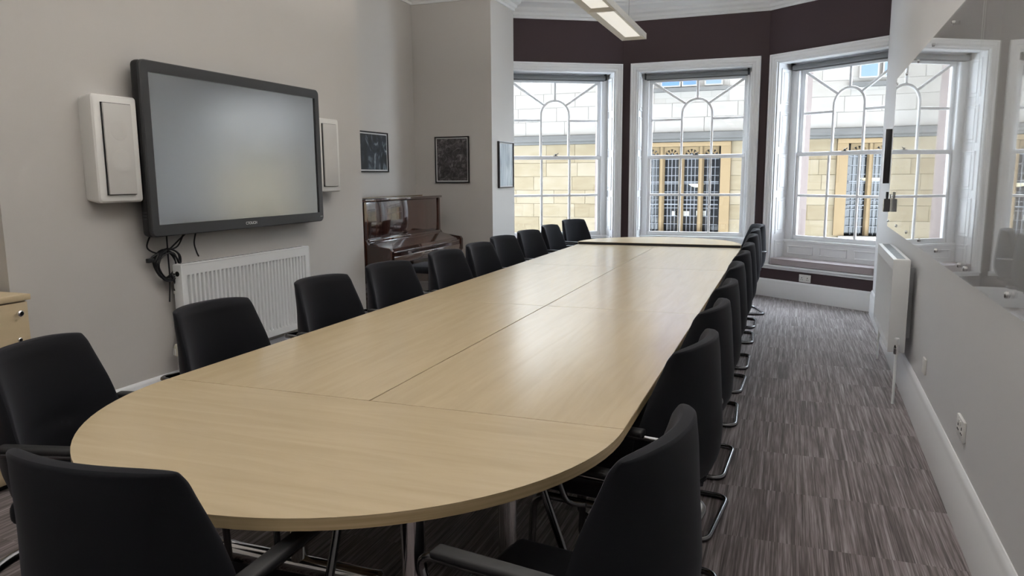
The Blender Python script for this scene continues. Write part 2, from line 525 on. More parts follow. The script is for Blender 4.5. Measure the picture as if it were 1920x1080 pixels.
# ------------------------------------------------------------------ bay walls and windows (local: x along facet, y outward, z up)
def tail(o): return o
def make_bay(idx, origin, ang, s0, s1, oc, sc, wname, wlabel):
    root_w = empty(wname, (origin.x, origin.y, 0), ang); struct(root_w, wlabel)
    HW = 0.67; ZT = 2.69; ZB = 0.345; TH = 0.27
    bm = bmesh.new()
    bx(bm, (s0, 0, -0.02), (s1, TH, ZB))
    bx(bm, (s0, 0, ZB), (oc - HW, TH, HC)); bx(bm, (oc + HW, 0, ZB), (s1, TH, HC))
    bx(bm, (oc - HW, 0, ZT), (oc + HW, TH, HC))
    finish(bm, 'painted_wall', 'plum_paint', root_w, smooth=0)
    # outer masonry leaf
    OW = 0.60
    bm = bmesh.new()
    bx(bm, (s0, TH + 0.07, -3.5), (s1, 0.50, 0.62))
    bx(bm, (s0, TH + 0.07, 0.62), (sc - OW, 0.50, HC)); bx(bm, (sc + OW, TH + 0.07, 0.62), (s1, 0.50, HC))
    bx(bm, (sc - OW, TH + 0.07, 2.66), (sc + OW, 0.50, HC))
    finish(bm, 'stone_reveal', 'stone_reveal', root_w, smooth=0)
    W = empty('window_%d' % idx, (origin.x, origin.y, 0), ang); struct(W)
    # architrave: mitred moulded frame, three sides
    bm = bmesh.new()
    prof = [(0.0, 0.0), (0.0, 0.016), (0.012, 0.022), (0.03, 0.020), (0.034, 0.026), (0.062, 0.030), (0.066, 0.040), (0.082, 0.044), (0.086, 0.0)]
    rings = []
    for (cx_, cz_, sx, sz) in ((oc - HW, 0.38, -1, 0), (oc - HW, ZT, -1, 1), (oc + HW, ZT, 1, 1), (oc + HW, 0.38, 1, 0)):
        rings.append([bm.verts.new((cx_ + sx * u, -v, cz_ + sz * u)) for u, v in prof])
    for a, b in zip(rings, rings[1:]):
        for k in range(len(prof)):
            q = (k + 1) % len(prof)
            bm.faces.new((a[k], b[k], b[q], a[q]))
    bm.faces.new(rings[0]); bm.faces.new(rings[-1][::-1])
    finish(bm, 'architrave', 'white_gloss', W, smooth=25)
    # jamb shutters with raised fielded panels
    for sgn in (-1, 1):
        xj = oc + sgn * HW
        sh = box('shutter', (min(xj, xj - sgn * .014), 0.004, 0.381), (max(xj, xj - sgn * .014), TH - 0.005, ZT - .001), 'white_gloss', W, 0.002)
        zs = [(0.42, 0.66), (0.74, 1.16), (1.24, 1.66), (1.74, 2.14), (2.22, 2.62)]
        for za, zb in zs:
            bm = bmesh.new()
            xf = xj - sgn * .014
            ya, yb = 0.055, TH - 0.055
            def ring(i_, dx):
                return [bm.verts.new((xf - sgn * dx, y_, z_)) for y_, z_ in ((ya+i_, za+i_), (yb-i_, za+i_), (yb-i_, zb-i_), (ya+i_, zb-i_))]
            R = [ring(0, -0.002), ring(0, 0.009), ring(0.012, 0.012), ring(0.016, 0.004), ring(0.035, 0.004), ring(0.045, 0.012)]
            for a, b in zip(R, R[1:]):
                for k in range(4): bm.faces.new((a[k], a[(k+1) % 4], b[(k+1) % 4], b[k]))
            bm.faces.new(R[-1]); bm.faces.new(R[0][::-1])
            finish(bm, 'shutter_panel', 'white_gloss', sh, smooth=0)
    # soffit
    box('head_lining', (oc - HW, 0.004, ZT - 0.014), (oc + HW, TH - .005, ZT), 'white_gloss', W)
    # box frame
    bm = bmesh.new()
    d0, d1 = TH - 0.03, TH + 0.08
    gl, gr = sc - 0.60, sc + 0.60
    bx(bm, (oc - HW, d0, 0.60), (gl, d1, ZT), 0.003); bx(bm, (gr, d0, 0.60), (oc + HW, d1, ZT), 0.003)
    bx(bm, (gl, d0, 2.625), (gr, d1, ZT), 0.003)
    for x in (gl, gr): bx(bm, (x - 0.012, d0 - 0.012, 0.62), (x + 0.012, d0 + .004, 2.63), 0.004)
    finish(bm, 'box_frame', 'white_gloss', W)
    bm = bmesh.new(); bx(bm, (oc - HW + .014, d0 - 0.035, 0.635), (oc + HW - .014, d1, 0.668), 0.006)
    finish(bm, 'sill', 'white_gloss', W)
    # seat back panelling and seat board
    sp = box('seat_back', (oc - HW + .014, TH - 0.05, 0.381), (oc + HW - .014, TH - 0.02, 0.636), 'white_gloss', W)
    for k in (-1, 0, 1):
        c = oc + k * 0.42
        bm = bmesh.new()
        za, zb, xa_, xb_ = 0.50, 0.60, c - 0.17, c + 0.17
        for a, b in (((xa_, za), (xb_, za + .014)), ((xa_, zb - .014), (xb_, zb)), ((xa_, za), (xa_ + .014, zb)), ((xb_ - .014, za), (xb_, zb))):
            bx(bm, (a[0], TH - 0.062, a[1]), (b[0], TH - 0.049, b[1]), 0.004)
        finish(bm, 'panel_moulding', 'white_gloss', sp)
    bm = bmesh.new()
    x0_, x1_ = max(s0 + .02, oc - HW - 0.10), min(s1 - .02, oc + HW + 0.10)
    bx(bm, (x0_, -0.035, 0.355), (x1_, 0.004, 0.381), 0.008)
    bx(bm, (x0_, -0.018, 0.330), (x1_, 0.004, 0.356), 0.005)
    bx(bm, (oc - HW, 0.003, 0.345), (oc + HW, TH - .02, 0.381))
    finish(bm, 'seat_board', 'white_gloss', W)
    # sashes
    GW = 0.55; P3 = 0.182
    ZG0, ZM, ZG1 = 0.72, 1.655, 2.575
    dl0, dl1 = TH - 0.018, TH + 0.020      # lower sash (inner)
    du0, du1 = TH + 0.024, TH + 0.060      # upper sash (outer)
    def bar(name, pts, hw, y0, y1, par):
        """flat 2D polyline bar in facet plane"""
        bm = bmesh.new()
        pts = [Vector(p) for p in pts]; L = []; Rr = []
        for i, p in enumerate(pts):
            t = (pts[min(i+1, len(pts)-1)] - pts[max(i-1, 0)]).normalized(); nn = Vector((-t.y, t.x))
            L.append(p + nn * hw); Rr.append(p - nn * hw)
        ym = (y0 + y1) / 2
        sec = lambda a, b: [(a.x, y1, a.y), (a.x, ym, a.y), ((a*.88 + b*.12).x, y0, (a*.88 + b*.12).y), ((a*.12 + b*.88).x, y0, (a*.12 + b*.88).y), (b.x, ym, b.y), (b.x, y1, b.y)]
        rs = [[bm.verts.new(c) for c in sec(a, b)] for a, b in zip(L, Rr)]
        for a, b in zip(rs, rs[1:]):
            for k in range(6): bm.faces.new((a[k], b[k], b[(k+1) % 6], a[(k+1) % 6]))
        bm.faces.new(rs[0]); bm.faces.new(rs[-1][::-1])
        return finish(bm, name, 'white_gloss', par, smooth=30)
    def pane(pts, y, par):
        bm = bmesh.new(); prism(bm, pts, 'y', y, y + 0.004)
        return finish(bm, 'pane', 'pane_glass', par, smooth=0)
    # lower sash
    bm = bmesh.new()
    bx(bm, (sc - 0.595, dl0, 0.669), (sc + 0.595, dl1, ZG0), 0.004)
    bx(bm, (sc - 0.595, dl0, ZM - 0.024), (sc + 0.595, dl1, ZM + 0.020), 0.004)
    bx(bm, (sc - 0.595, dl0, ZG0), (sc - GW, dl1, ZM - .024), 0.003); bx(bm, (sc + GW, dl0, ZG0), (sc + 0.595, dl1, ZM - .024), 0.003)
    ls = finish(bm, 'lower_sash', 'white_gloss', W)
    hwb = 0.0150
    zl = 1.182
    for s in (-P3, P3):
        bar('glazing_bar', [(sc + s, ZG0 - .005), (sc + s, ZM - 0.02)], hwb, dl0 + .004, TH + .0005, ls)
    bar('glazing_bar', [(sc - GW - .005, zl), (sc + GW + .005, zl)], hwb, dl0 + .005, TH + .0005, ls)
    xs = [sc - GW, sc - P3, sc + P3, sc + GW]
    for i in range(3):
        for za, zb in ((ZG0, zl), (zl, ZM - .024)):
            pane([(xs[i], za), (xs[i+1], za), (xs[i+1], zb), (xs[i], zb)], TH, ls)
    # upper sash
    bm = bmesh.new()
    bx(bm, (sc - 0.595, du0, ZG1), (sc + 0.595, du1, 2.63), 0.004)
    bx(bm, (sc - 0.595, du0, ZM - 0.02), (sc + 0.595, du1, ZM + 0.024), 0.004)
    bx(bm, (sc - 0.595, du0, ZM + .024), (sc - GW, du1, ZG1), 0.003); bx(bm, (sc + GW, du0, ZM + .024), (sc + 0.595, du1, ZG1), 0.003)
    us = finish(bm, 'upper_sash', 'white_gloss', W)
    ZS = 2.36 - P3            # springing
    ZH = 2.115
    y0, y1 = du0 + .003, du0 + .019
    arc = [(sc + P3 * math.cos(a), ZS + P3 * math.sin(a)) for a in [PI * k / 20 for k in range(21)]]
    bar('arched_glazing_bar', [(sc + P3, ZM + .02)] + arc + [(sc - P3, ZM + .02)], hwb, y0, y1, us)
    bar('glazing_bar', [(sc, ZS + P3), (sc, ZG1 + .005)], hwb, y0 + .001, y1 - .001, us)
    a45 = math.radians(42)
    for sg in (-1, 1):
        bar('glazing_bar', [(sc + sg * GW * 1.0, ZG1), (sc + sg * P3 * math.cos(a45), ZS + P3 * math.sin(a45))], hwb, y0 + .001, y1 - .001, us)
        bar('glazing_bar', [(sc + sg * P3, ZH), (sc + sg * (GW + .005), ZH)], hwb, y0 + .001, y1 - .001, us)
    yp = y1
    pane([(sc + P3, ZM)] + arc + [(sc - P3, ZM)], yp, us)
    for sg in (-1, 1):
        def X(v): return sc + sg * v
        ar = [(X(P3 * math.cos(a)), ZS + P3 * math.sin(a)) for a in [a45 * k / 6 for k in range(7)]]
        ar2 = [(X(P3 * math.cos(a)), ZS + P3 * math.sin(a)) for a in [a45 + (PI/2 - a45) * k / 6 for k in range(7)]]
        pane([(X(GW), ZM), (X(P3), ZM), (X(P3), ZH), (X(GW), ZH)], yp, us)
        pane([(X(GW), ZH), (X(P3), ZH)] + ar + [(X(GW), ZG1)], yp, us)
        pane([(X(GW), ZG1)] + ar2 + [(X(0), ZG1)], yp, us)
    # sash fastener
    bm = bmesh.new()
    bx(bm, (sc - 0.03, dl0 + .002, ZM + .018), (sc + 0.03, dl1, ZM + .026), 0.002)
    lathe(bm, [(0.012, 0), (0.012, 0.018), (0.006, 0.022)], 10, (sc, dl0 + .018, ZM + .024))
    tube(bm, [(sc, dl0 + .016, ZM + .036), (sc + .028, dl0 + .01, ZM + .045), (sc + .034, dl0 + .01, ZM + .056)], 0.005, 6)
    finish(bm, 'sash_fastener', 'frame_black', ls)
    return W

make_bay(1, C12, A1, -LF, 0.0, -0.77, -0.785, 'wall_bay_left', 'dark plum wall of the bay around the left window')
make_bay(2, C12, 0.0, 0.0, (C23 - C12).length, 0.853, 0.868, 'wall_bay_centre', 'dark plum wall of the bay around the middle window')
make_bay(3, C23, A3, 0.0, LF, 0.80, 0.84, 'wall_bay_right', 'dark plum wall of the bay around the window seat')

# roller blinds
for (org, ang, oc, lab) in ((C12, A1, -0.77, 'rolled-up grey roller blind at the head of the left bay window, next to the pier'),
                            (C12, 0.0, 0.853, 'rolled-up grey roller blind at the head of the middle bay window'),
                            (C23, A3, 0.80, 'rolled-up grey roller blind at the head of the window with the cushioned seat')):
    b = empty('roller_blind', (org.x, org.y, 0), ang)
    tag(b, lab, 'blind', 'roller blinds in the bay')
    bm = bmesh.new(); lathe(bm, [(0.027, -0.60), (0.027, 0.60)], 14, (oc, 0.195, 2.632), 'x'); finish(bm, 'fabric_roll', 'blind_grey', b)
    box('bottom_bar', (oc - 0.60, 0.219, 2.592), (oc + 0.60, 0.227, 2.616), 'blind_grey', b, 0.003)
    for s in (-1, 1):
        box('end_bracket', (oc + s * 0.61 - .01, 0.165, 2.60), (oc + s * 0.61 + .01, 0.225, 2.674), 'plastic_black', b, 0.004)

# seat cushion
cs = empty('seat_cushion', (C23.x, C23.y, 0), A3)
tag(cs, 'long mauve-grey padded cushion on the bay window seat', 'cushion')
bm = bmesh.new(); bx(bm, (0.80 - 0.652, -0.03, 0.383), (0.80 + 0.63, 0.215, 0.462), 0.022, 4)
finish(bm, 'pad', 'cushion', cs)
for z in (0.392, 0.453):
    bm = bmesh.new(); tube(bm, fillet([(0.15, -0.03, z), (1.43, -0.03, z), (1.43, 0.21, z), (0.15, 0.21, z)], 0.03, 4, True), 0.005, 6, True)
    finish(bm, 'piping', 'cushion', cs)

# ------------------------------------------------------------------ sockets and switches
def plate(name, loc, rz, w_, h_, label, kind):
    o = empty(name, loc, rz); tag(o, label, 'socket' if kind != 'blank' else 'wall plate', None)
    box('faceplate', (-w_/2, -0.011, -h_/2), (w_/2, 0, h_/2), 'plastic_white', o, 0.003)
    if kind == 'double':
        for s in (-1, 1):
            bm = bmesh.new()
            bx(bm, (s*.036 - .004, -.0125, 0.0), (s*.036 + .004, -.0105, .012))
            bx(bm, (s*.036 - .014, -.0125, -.018), (s*.036 - .006, -.0105, -.012)); bx(bm, (s*.036 + .006, -.0125, -.018), (s*.036 + .014, -.0105, -.012))
            finish(bm, 'pin_holes', 'plastic_black', o)
            box('rocker', (s*.015 - .007, -.015, .014), (s*.015 + .007, -.0105, .032), 'plastic_white', o, 0.001)
    else:
        box('blank_panel', (-w_/2 + .012, -0.0125, -h_/2 + .012), (w_/2 - .012, -.010, h_/2 - .012), 'plastic_white', o, 0.001)
    return o
RZ = math.radians(-90) - math.atan(0.02993)   # faces into the room from the right wall
plate('double_socket', (xright(3.36), 3.36, 0.392), RZ, 0.146, 0.086, 'white double power socket on the grey wall above the long skirting', 'double')
plate('wall_plate', (xright(4.46), 4.46, 0.385), RZ, 0.086, 0.086, 'small white blank plate on the wall beside the radiator valve', 'blank')
q = C23 + Vector((math.cos(A3), math.sin(A3))) * 0.62
plate('double_socket', (q.x, q.y, 0.262), A3, 0.146, 0.086, 'white double power socket on the plum strip under the window seat', 'double')

# ------------------------------------------------------------------ tables
CX = -1.19; YS = 1.93; ML = 1.8; HT = 0.735; TT = 0.028
TG = 'tables pushed together into one long boardroom table'
def t_leg(par, x, y, length=0.68):
    bm = bmesh.new(); lathe(bm, [(0.03, 0.062), (0.03, HT - TT - .012)], 18, (x, y, 0)); col = finish(bm, 'column', 'chrome', par)
    bm = bmesh.new()
    lathe(bm, [(0.020, -length/2), (0.032, -length/2 + .012), (0.032, length/2 - .012), (0.020, length/2)], 18, (x, y, 0.045), 'x')
    finish(bm, 'foot_bar', 'chrome', par)
    for s in (-1, 1):
        bm = bmesh.new(); lathe(bm, [(0.022, 0.0), (0.022, 0.016)], 12, (x + s * (length/2 - .06), y, 0)); finish(bm, 'glide', 'rubber', par)
    box('top_bracket', (x - 0.24, y - 0.03, HT - TT - .014), (x + 0.24, y + .03, HT - TT - .0005), 'plastic_black', par, 0.002)
LAB = {('l', 0): 'oblong maple table of the left row, next to the near rounded end', ('l', 1): 'oblong maple table in the middle of the left row',
       ('l', 2): 'oblong maple table of the left row, next to the far rounded end', ('r', 0): 'oblong maple table of the right row, next to the near rounded end',
       ('r', 1): 'oblong maple table in the middle of the right row', ('r', 2): 'oblong maple table of the right row, next to the far rounded end'}
G = 0.0025
for k in range(3):
    for side in 'lr':
        x0 = CX - 0.8 if side == 'l' else CX + G; x1 = CX - G if side == 'l' else CX + 0.8
        y0 = YS + ML * k + G; y1 = YS + ML * (k + 1) - G
        cxm, cym = (x0 + x1) / 2, (y0 + y1) / 2
        t = empty('meeting_table', (cxm, cym, 0)); tag(t, LAB[(side, k)], 'table', TG)
        hx, hy = (x1 - x0) / 2, (y1 - y0) / 2
        bm = bmesh.new(); bx(bm, (-hx, -hy, HT - 0.003), (hx, hy, HT), 0.001, 1); finish(bm, 'table_top', 'maple_y', t, smooth=0)
        bm = bmesh.new(); bx(bm, (-hx, -hy, HT - TT), (hx, hy, HT - 0.003), 0.001, 1); finish(bm, 'edge_band', 'maple_edge', t, smooth=0)
        for s in (-1, 1): t_leg(t, 0, s * (hy - 0.14))
        box('rail', (-0.02, -hy + 0.17, HT - TT - .06), (0.02, hy - 0.17, HT - TT - .001), 'plastic_black', t, 0.002)
def d_end(loc, sgn, ztop, label):
    t = empty('rounded_end_table', loc); tag(t, label, 'table', TG)
    pts = [(0.8 * math.cos(PI * k / 48), sgn * 0.8 * math.sin(PI * k / 48)) for k in range(49)]
    bm = bmesh.new(); prism(bm, pts, 'z', ztop - 0.003, ztop); finish(bm, 'table_top', 'maple_x', t, smooth=30)
    bm = bmesh.new(); prism(bm, pts, 'z', ztop - TT, ztop - 0.003); finish(bm, 'edge_band', 'maple_edge', t, smooth=30)
    for s in (-1, 1):
        bm = bmesh.new(); lathe(bm, [(0.03, 0.012), (0.03, ztop - TT - .001)], 18, (s * 0.38, sgn * 0.44, 0)); finish(bm, 'leg', 'chrome', t)
        bm = bmesh.new(); lathe(bm, [(0.04, 0.0), (0.04, 0.012)], 14, (s * 0.38, sgn * 0.44, 0)); finish(bm, 'glide', 'rubber', t)
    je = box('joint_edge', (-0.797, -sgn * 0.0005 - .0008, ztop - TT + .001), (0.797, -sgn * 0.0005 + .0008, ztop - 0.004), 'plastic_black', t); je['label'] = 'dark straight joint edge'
    box('rail', (-0.45, sgn * 0.06 - .015, ztop - TT - .05), (0.45, sgn * 0.06 + .015, ztop - TT - .001), 'plastic_black', t, 0.002)
d_end((CX, YS - G, 0), -1, HT, 'semicircular maple end table nearest the camera')
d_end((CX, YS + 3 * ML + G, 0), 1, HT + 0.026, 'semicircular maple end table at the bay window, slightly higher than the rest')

# ------------------------------------------------------------------ chairs
def interp(tab, z):
    for (a, va), (b, vb) in zip(tab, tab[1:]):
        if a <= z <= b:
            s = (z - a) / (b - a); s = s * s * (3 - 2 * s) if False else s
            return va + (vb - va) * s
    return tab[0][1] if z < tab[0][0] else tab[-1][1]
def make_chair():
    c = empty('conference_chair')
    # backrest shell
    bm = bmesh.new()
    nu, nv = 18, 26
    zc = lambda v: 0.445 + (0.918 - 0.445) * v
    YC = [(0.44, -0.235), (0.48, -0.285), (0.54, -0.310), (0.62, -0.316), (0.75, -0.306), (0.86, -0.296), (0.918, -0.285)]
    SAG = [(0.44, 0.11), (0.52, 0.165), (0.62, 0.160), (0.75, 0.122), (0.918, 0.052)]
    WD = [(0.44, 0.185), (0.48, 0.225), (0.56, 0.240), (0.70, 0.234), (0.918, 0.203)]
    THK = [(0.44, 0.04), (0.50, 0.075), (0.62, 0.085), (0.80, 0.062), (0.885, 0.05), (0.918, 0.034)]
    F, B = [], []
    for j in range(nv + 1):
        v = j / nv; v2 = 0.5 - 0.5 * math.cos(PI * v); v = 0.5 * v + 0.5 * v2
        z = zc(v); fr, br = [], []
        for i in range(nu + 1):
            u = -1 + 2 * i / nu; u = math.sin(u * PI / 2) * 0.55 + u * 0.45
            wd = interp(WD, z); sag = interp(SAG, z); th = interp(THK, z)
            edge = math.sqrt(max(0.0, 1 - abs(u) ** 6)) * 0.72 + 0.28
            drop = 0.012 * abs(u) ** 4 if v > 0.9 else 0
            yb = interp(YC, z) + sag * (u * u * 0.75 + abs(u) ** 4 * 0.25)
            ymid = yb + th * 0.5
            zz = z - drop * (v - 0.9) / 0.1 if v > 0.9 else z
            br.append(bm.verts.new((u * wd, ymid - th * 0.5 * edge, zz)))
            gro = 0.010 * math.exp(-((z - 0.645) / 0.016) ** 2) * max(0.0, 1 - (u / 0.75) ** 4)
            fr.append(bm.verts.new((u * wd * 0.985, ymid + th * 0.5 * edge - gro, zz)))
        F.append(fr); B.append(br)
    for j in range(nv):
        for i in range(nu):
            bm.faces.new((B[j][i], B[j][i+1], B[j+1][i+1], B[j+1][i]))
            bm.faces.new((F[j][i], F[j+1][i], F[j+1][i+1], F[j][i+1]))
    for j in range(nv):
        for i in (0, nu):
            bm.faces.new((B[j][i], B[j+1][i], F[j+1][i], F[j][i]))
    for j in (0, nv):
        for i in range(nu):
            bm.faces.new((B[j][i], B[j][i+1], F[j][i+1], F[j][i]))
    back = finish(bm, 'backrest', 'black_fabric', c, smooth=60)
    md = back.modifiers.new('sub', 'SUBSURF'); md.levels = 1; md.render_levels = 1
    # hem of the stretch cover with small gathers
    bm = bmesh.new()
    pts = []
    for k in range(25):
        u = -1 + 2 * k / 24
        pts.append((u * 0.20, -0.262 + 0.10 * u * u + 0.004 * math.sin(k * 2.4), 0.452 + 0.004 * math.sin(k * 1.7)))
    tube(bm, pts, 0.011, 6)
    finish(bm, 'cover_hem', 'black_fabric', back)
    # seat
    bm = bmesh.new()
    out = []
    bx(bm, (-0.225, -0.20, 0.405), (0.225, 0.235, 0.478), 0.028, 4)
    for v in bm.verts:
        if v.co.z > 0.45:
            v.co.z += 0.012 * (1 - (v.co.x / 0.23) ** 2) - 0.02 * max(0, (v.co.y - 0.15) / 0.085) ** 2
        v.co.x *= 1 - 0.06 * max(0, -v.co.y) / 0.2
    finish(bm, 'seat', 'black_fabric', c, smooth=50)
    # cantilever tube
    r = 0.0125
    X = 0.222
    path = fillet([(-0.19, -0.17, 0.395), (-X, -0.14, 0.392), (-X, 0.235, 0.392), (-X, 0.255, r), (-X, -0.275, r), (X, -0.275, r), (X, 0.255, r), (X, 0.235, 0.392), (X, -0.14, 0.392), (0.19, -0.17, 0.395)], 0.06, 7)
    bm = bmesh.new(); tube(bm, path, r, 10); finish(bm, 'cantilever_frame', 'tube_metal', c, smooth=60)
    # arms
    for s in (-1, 1):
        p = fillet([(s * 0.235, 0.05, 0.395), (s * 0.262, 0.10, 0.40), (s * 0.265, 0.20, 0.655), (s * 0.265, -0.20, 0.655), (s * 0.245, -0.262, 0.650), (s * 0.12, -0.262, 0.640)], 0.05, 6)
        bm = bmesh.new(); tube(bm, p, 0.0105, 8); a = finish(bm, 'armrest', 'tube_metal', c, smooth=60)
        bm = bmesh.new(); bx(bm, (s * 0.265 - 0.022, -0.15, 0.660), (s * 0.265 + 0.022, 0.155, 0.680), 0.009, 3); finish(bm, 'arm_pad', 'plastic_black', a)
    bm = bmesh.new()
    for s in (-1, 1):
        for y in (-0.20, 0.15): bx(bm, (s * X - .014, y - .02, 0.0), (s * X + .014, y + .02, 0.004))
    return c, bm.free()
chair0, _ = make_chair()
spots = [
 # bx, by, facing deg, label
 (-0.185, 1.46, 171, 'black fabric chair on the right of the table, nearest the camera, back turned'),
 (-0.212, 2.34, 172, 'second black chair from the camera in the right-hand row'),
 (-0.220, 3.01, 174, 'third black chair from the camera in the right-hand row'),
 (-0.225, 3.65, 177, 'fourth black chair from the camera in the right-hand row'),
 (-0.235, 4.44, 182, 'fifth black chair from the camera in the right-hand row'),
 (-0.235, 5.13, 178, 'sixth black chair from the camera in the right-hand row'),
 (-0.232, 5.78, 180, 'seventh black chair from the camera in the right-hand row'),
 (-0.238, 6.68, 182, 'eighth black chair from the camera in the right-hand row'),
 (-0.245, 7.36, 180, 'ninth black chair from the camera in the right-hand row'),
 (-0.235, 8.10, 196, 'black chair turned in at the far end of the right-hand row, by the window seat'),
 (-1.19, 0.908, 92, 'black fabric chair at the near rounded table end, seen from behind in the foreground'),
 (-2.235, 1.60, 14, 'black chair left of the near table end, in front of the wooden cupboard'),
 (-2.255, 2.40, -3, 'black chair in the left row in front of the left end of the white radiator'),
 (-2.285, 3.22, -6, 'black chair in the left row in front of the right end of the white radiator'),
 (-2.280, 3.90, -10, 'black chair in the left row in front of the left end of the piano'),
 (-2.265, 4.66, -8, 'black chair in the left row in front of the piano keyboard'),
 (-2.265, 5.27, -4, 'black chair in the left row just right of the piano'),
 (-2.335, 5.97, -9, 'black chair in the left row in front of the narrow pier with the pale picture'),
 (-2.345, 6.68, -10, 'third black chair from the far end of the left row'),
 (-2.380, 7.48, -5, 'second black chair from the far end of the left row'),
 (-2.420, 8.55, -24, 'black chair angled in at the far end of the left row, against the left window'),
]
for i, (bx_, by_, ph, lab) in enumerate(spots):
    f = Vector((math.cos(math.radians(ph)), math.sin(math.radians(ph))))
    p = Vector((bx_, by_)) + f * 0.265
    o = chair0 if i == 0 else copy_tree(chair0)
    o.location = (p.x, p.y, 0); o.rotation_euler = (0, 0, math.radians(ph - 90))
    tag(o, lab, 'chair', 'black conference chairs around the long table')

# ------------------------------------------------------------------ screen on the wall (local: x along the wall (+Y), y out of the wall is -)
def wall_thing(name, y, z, label, cat, x=XB, group=None):
    o = empty(name, (x, y, z), math.radians(90)); tag(o, label, cat, group); return o   # local x -> +Y, local y -> -X (into wall)
tv = wall_thing('wall_display', 4.06, 1.585, 'large black wall-mounted touch screen with grey frame', 'display')
TWd, THd = 1.67, 0.985
bm = bmesh.new(); bx(bm, (-0.35, -0.055, -0.25), (0.35, 0.0, 0.25), 0.004); finish(bm, 'wall_mount', 'plastic_black', tv)
bm = bmesh.new(); bx(bm, (-TWd/2, -0.125, -THd/2), (TWd/2, -0.052, THd/2), 0.03, 4); body = finish(bm, 'housing', 'plastic_black', tv)
bm = bmesh.new()
ix0, ix1, iz0, iz1 = -TWd/2 + 0.055, TWd/2 - 0.055, -THd/2 + 0.068, THd/2 - 0.064
def rr(x0, x1, z0, z1, r, n=5):
    out = []
    for cx_, cz_, a0 in ((x1 - r, z1 - r, 0), (x0 + r, z1 - r, 90), (x0 + r, z0 + r, 180), (x1 - r, z0 + r, 270)):
        for k in range(n + 1):
            a = math.radians(a0 + 90 * k / n); out.append((cx_ + r * math.cos(a), cz_ + r * math.sin(a)))
    return out
o1 = rr(-TWd/2, TWd/2, -THd/2, THd/2, 0.035); o2 = rr(-TWd/2 + .006, TWd/2 - .006, -THd/2 + .006, THd/2 - .006, 0.03)
i1 = rr(ix0, ix1, iz0, iz1, 0.004)
rings = [[bm.verts.new((x, yy, z)) for x, z in pts] for pts, yy in ((o1, -0.115), (o1, -0.130), (o2, -0.136), (i1, -0.136), (i1, -0.118))]
for a, b in zip(rings, rings[1:]):
    for k in range(len(a)): bm.faces.new((a[k], a[(k+1) % len(a)], b[(k+1) % len(a)], b[k]))
bez = finish(bm, 'bezel', 'bezel_grey', tv, smooth=40)
box('screen', (ix0 - .004, -0.127, iz0 - .004), (ix1 + .004, -0.120, iz1 + .004), 'screen', tv)
fc = bpy.data.curves.new('logo', 'FONT'); fc.body = 'CTOUCH'; fc.size = 0.026; fc.extrude = 0.0006; fc.align_x = 'CENTER'; fc.align_y = 'CENTER'
fo = bpy.data.objects.new('logo', fc); COL.objects.link(fo)
bpy.context.view_layer.update()
me = bpy.data.meshes.new_from_object(fo.evaluated_get(bpy.context.evaluated_depsgraph_get()))
bpy.data.objects.remove(fo)
lo = link('logo', me, 'logo_white', bez, (0.0, -0.1368, -THd/2 + 0.034), (math.radians(90), 0, 0)); lo['label'] = 'white CTOUCH lettering'
for k in range(3): box('vent_slot', (-TWd/2 - .002, -0.105, -THd/2 + 0.10 + k * .018), (-TWd/2 + .004, -0.075, -THd/2 + 0.108 + k * .018), 'bezel_grey', body)
for k in range(3): box('status_light', (TWd/2 - 0.045 + .010 * k, -0.1375, -THd/2 + .036), (TWd/2 - 0.041 + .010 * k, -0.1355, -THd/2 + .040), 'logo_white', bez)

# wall speakers
def speaker(y0, y1, z0, z1, label):
    o = wall_thing('wall_speaker', (y0 + y1) / 2, (z0 + z1) / 2, label, 'speaker', group='white wall speakers beside the screen')
    hx, hz = (y1 - y0) / 2, (z1 - z0) / 2
    bm = bmesh.new()
    # tapered back box: larger at the front
    pr = [(1.0, 0.0, 0.0), (1.0, -0.085, 0.0), (0.985, -0.10, 0.008)]
    rings = []
    for yy, ins in ((0.0, 0.012), (-0.08, 0.0), (-0.098, 0.002), (-0.105, 0.010)):
        rings.append([bm.verts.new((x, yy, z)) for x, z in rr(-hx + ins, hx - ins, -hz + ins, hz - ins, 0.018, 4)])
    for a, b in zip(rings, rings[1:]):
        for k in range(len(a)): bm.faces.new((a[k], a[(k+1) % len(a)], b[(k+1) % len(a)], b[k]))
    bm.faces.new(rings[0]); bm.faces.new(rings[-1][::-1])
    finish(bm, 'cabinet', 'plastic_white', o, smooth=35)
    box('shadow_gap', (-hx + .052, -0.113, -hz + .042), (hx - .052, -0.104, hz - .042), 'plastic_black', o)
    gr_ = box('grille', (-hx + .055, -0.122, -hz + .045), (hx - .055, -0.112, hz - .045), 'grille_white', o, 0.003)
    for zz, r in ((0.10, 0.055), (-0.06, 0.062)):
        bm = bmesh.new(); lathe(bm, [(r, -0.1225), (r - .006, -0.1232), (0.02, -0.1226)], 24, (0, 0, zz), 'y'); finish(bm, 'driver_ring', 'grille_white', gr_)
speaker(2.925, 3.215, 1.296, 1.866, 'white speaker left of the screen, its side in shadow')
speaker(4.905, 5.195, 1.312, 1.882, 'white speaker right of the screen, partly hidden by it')

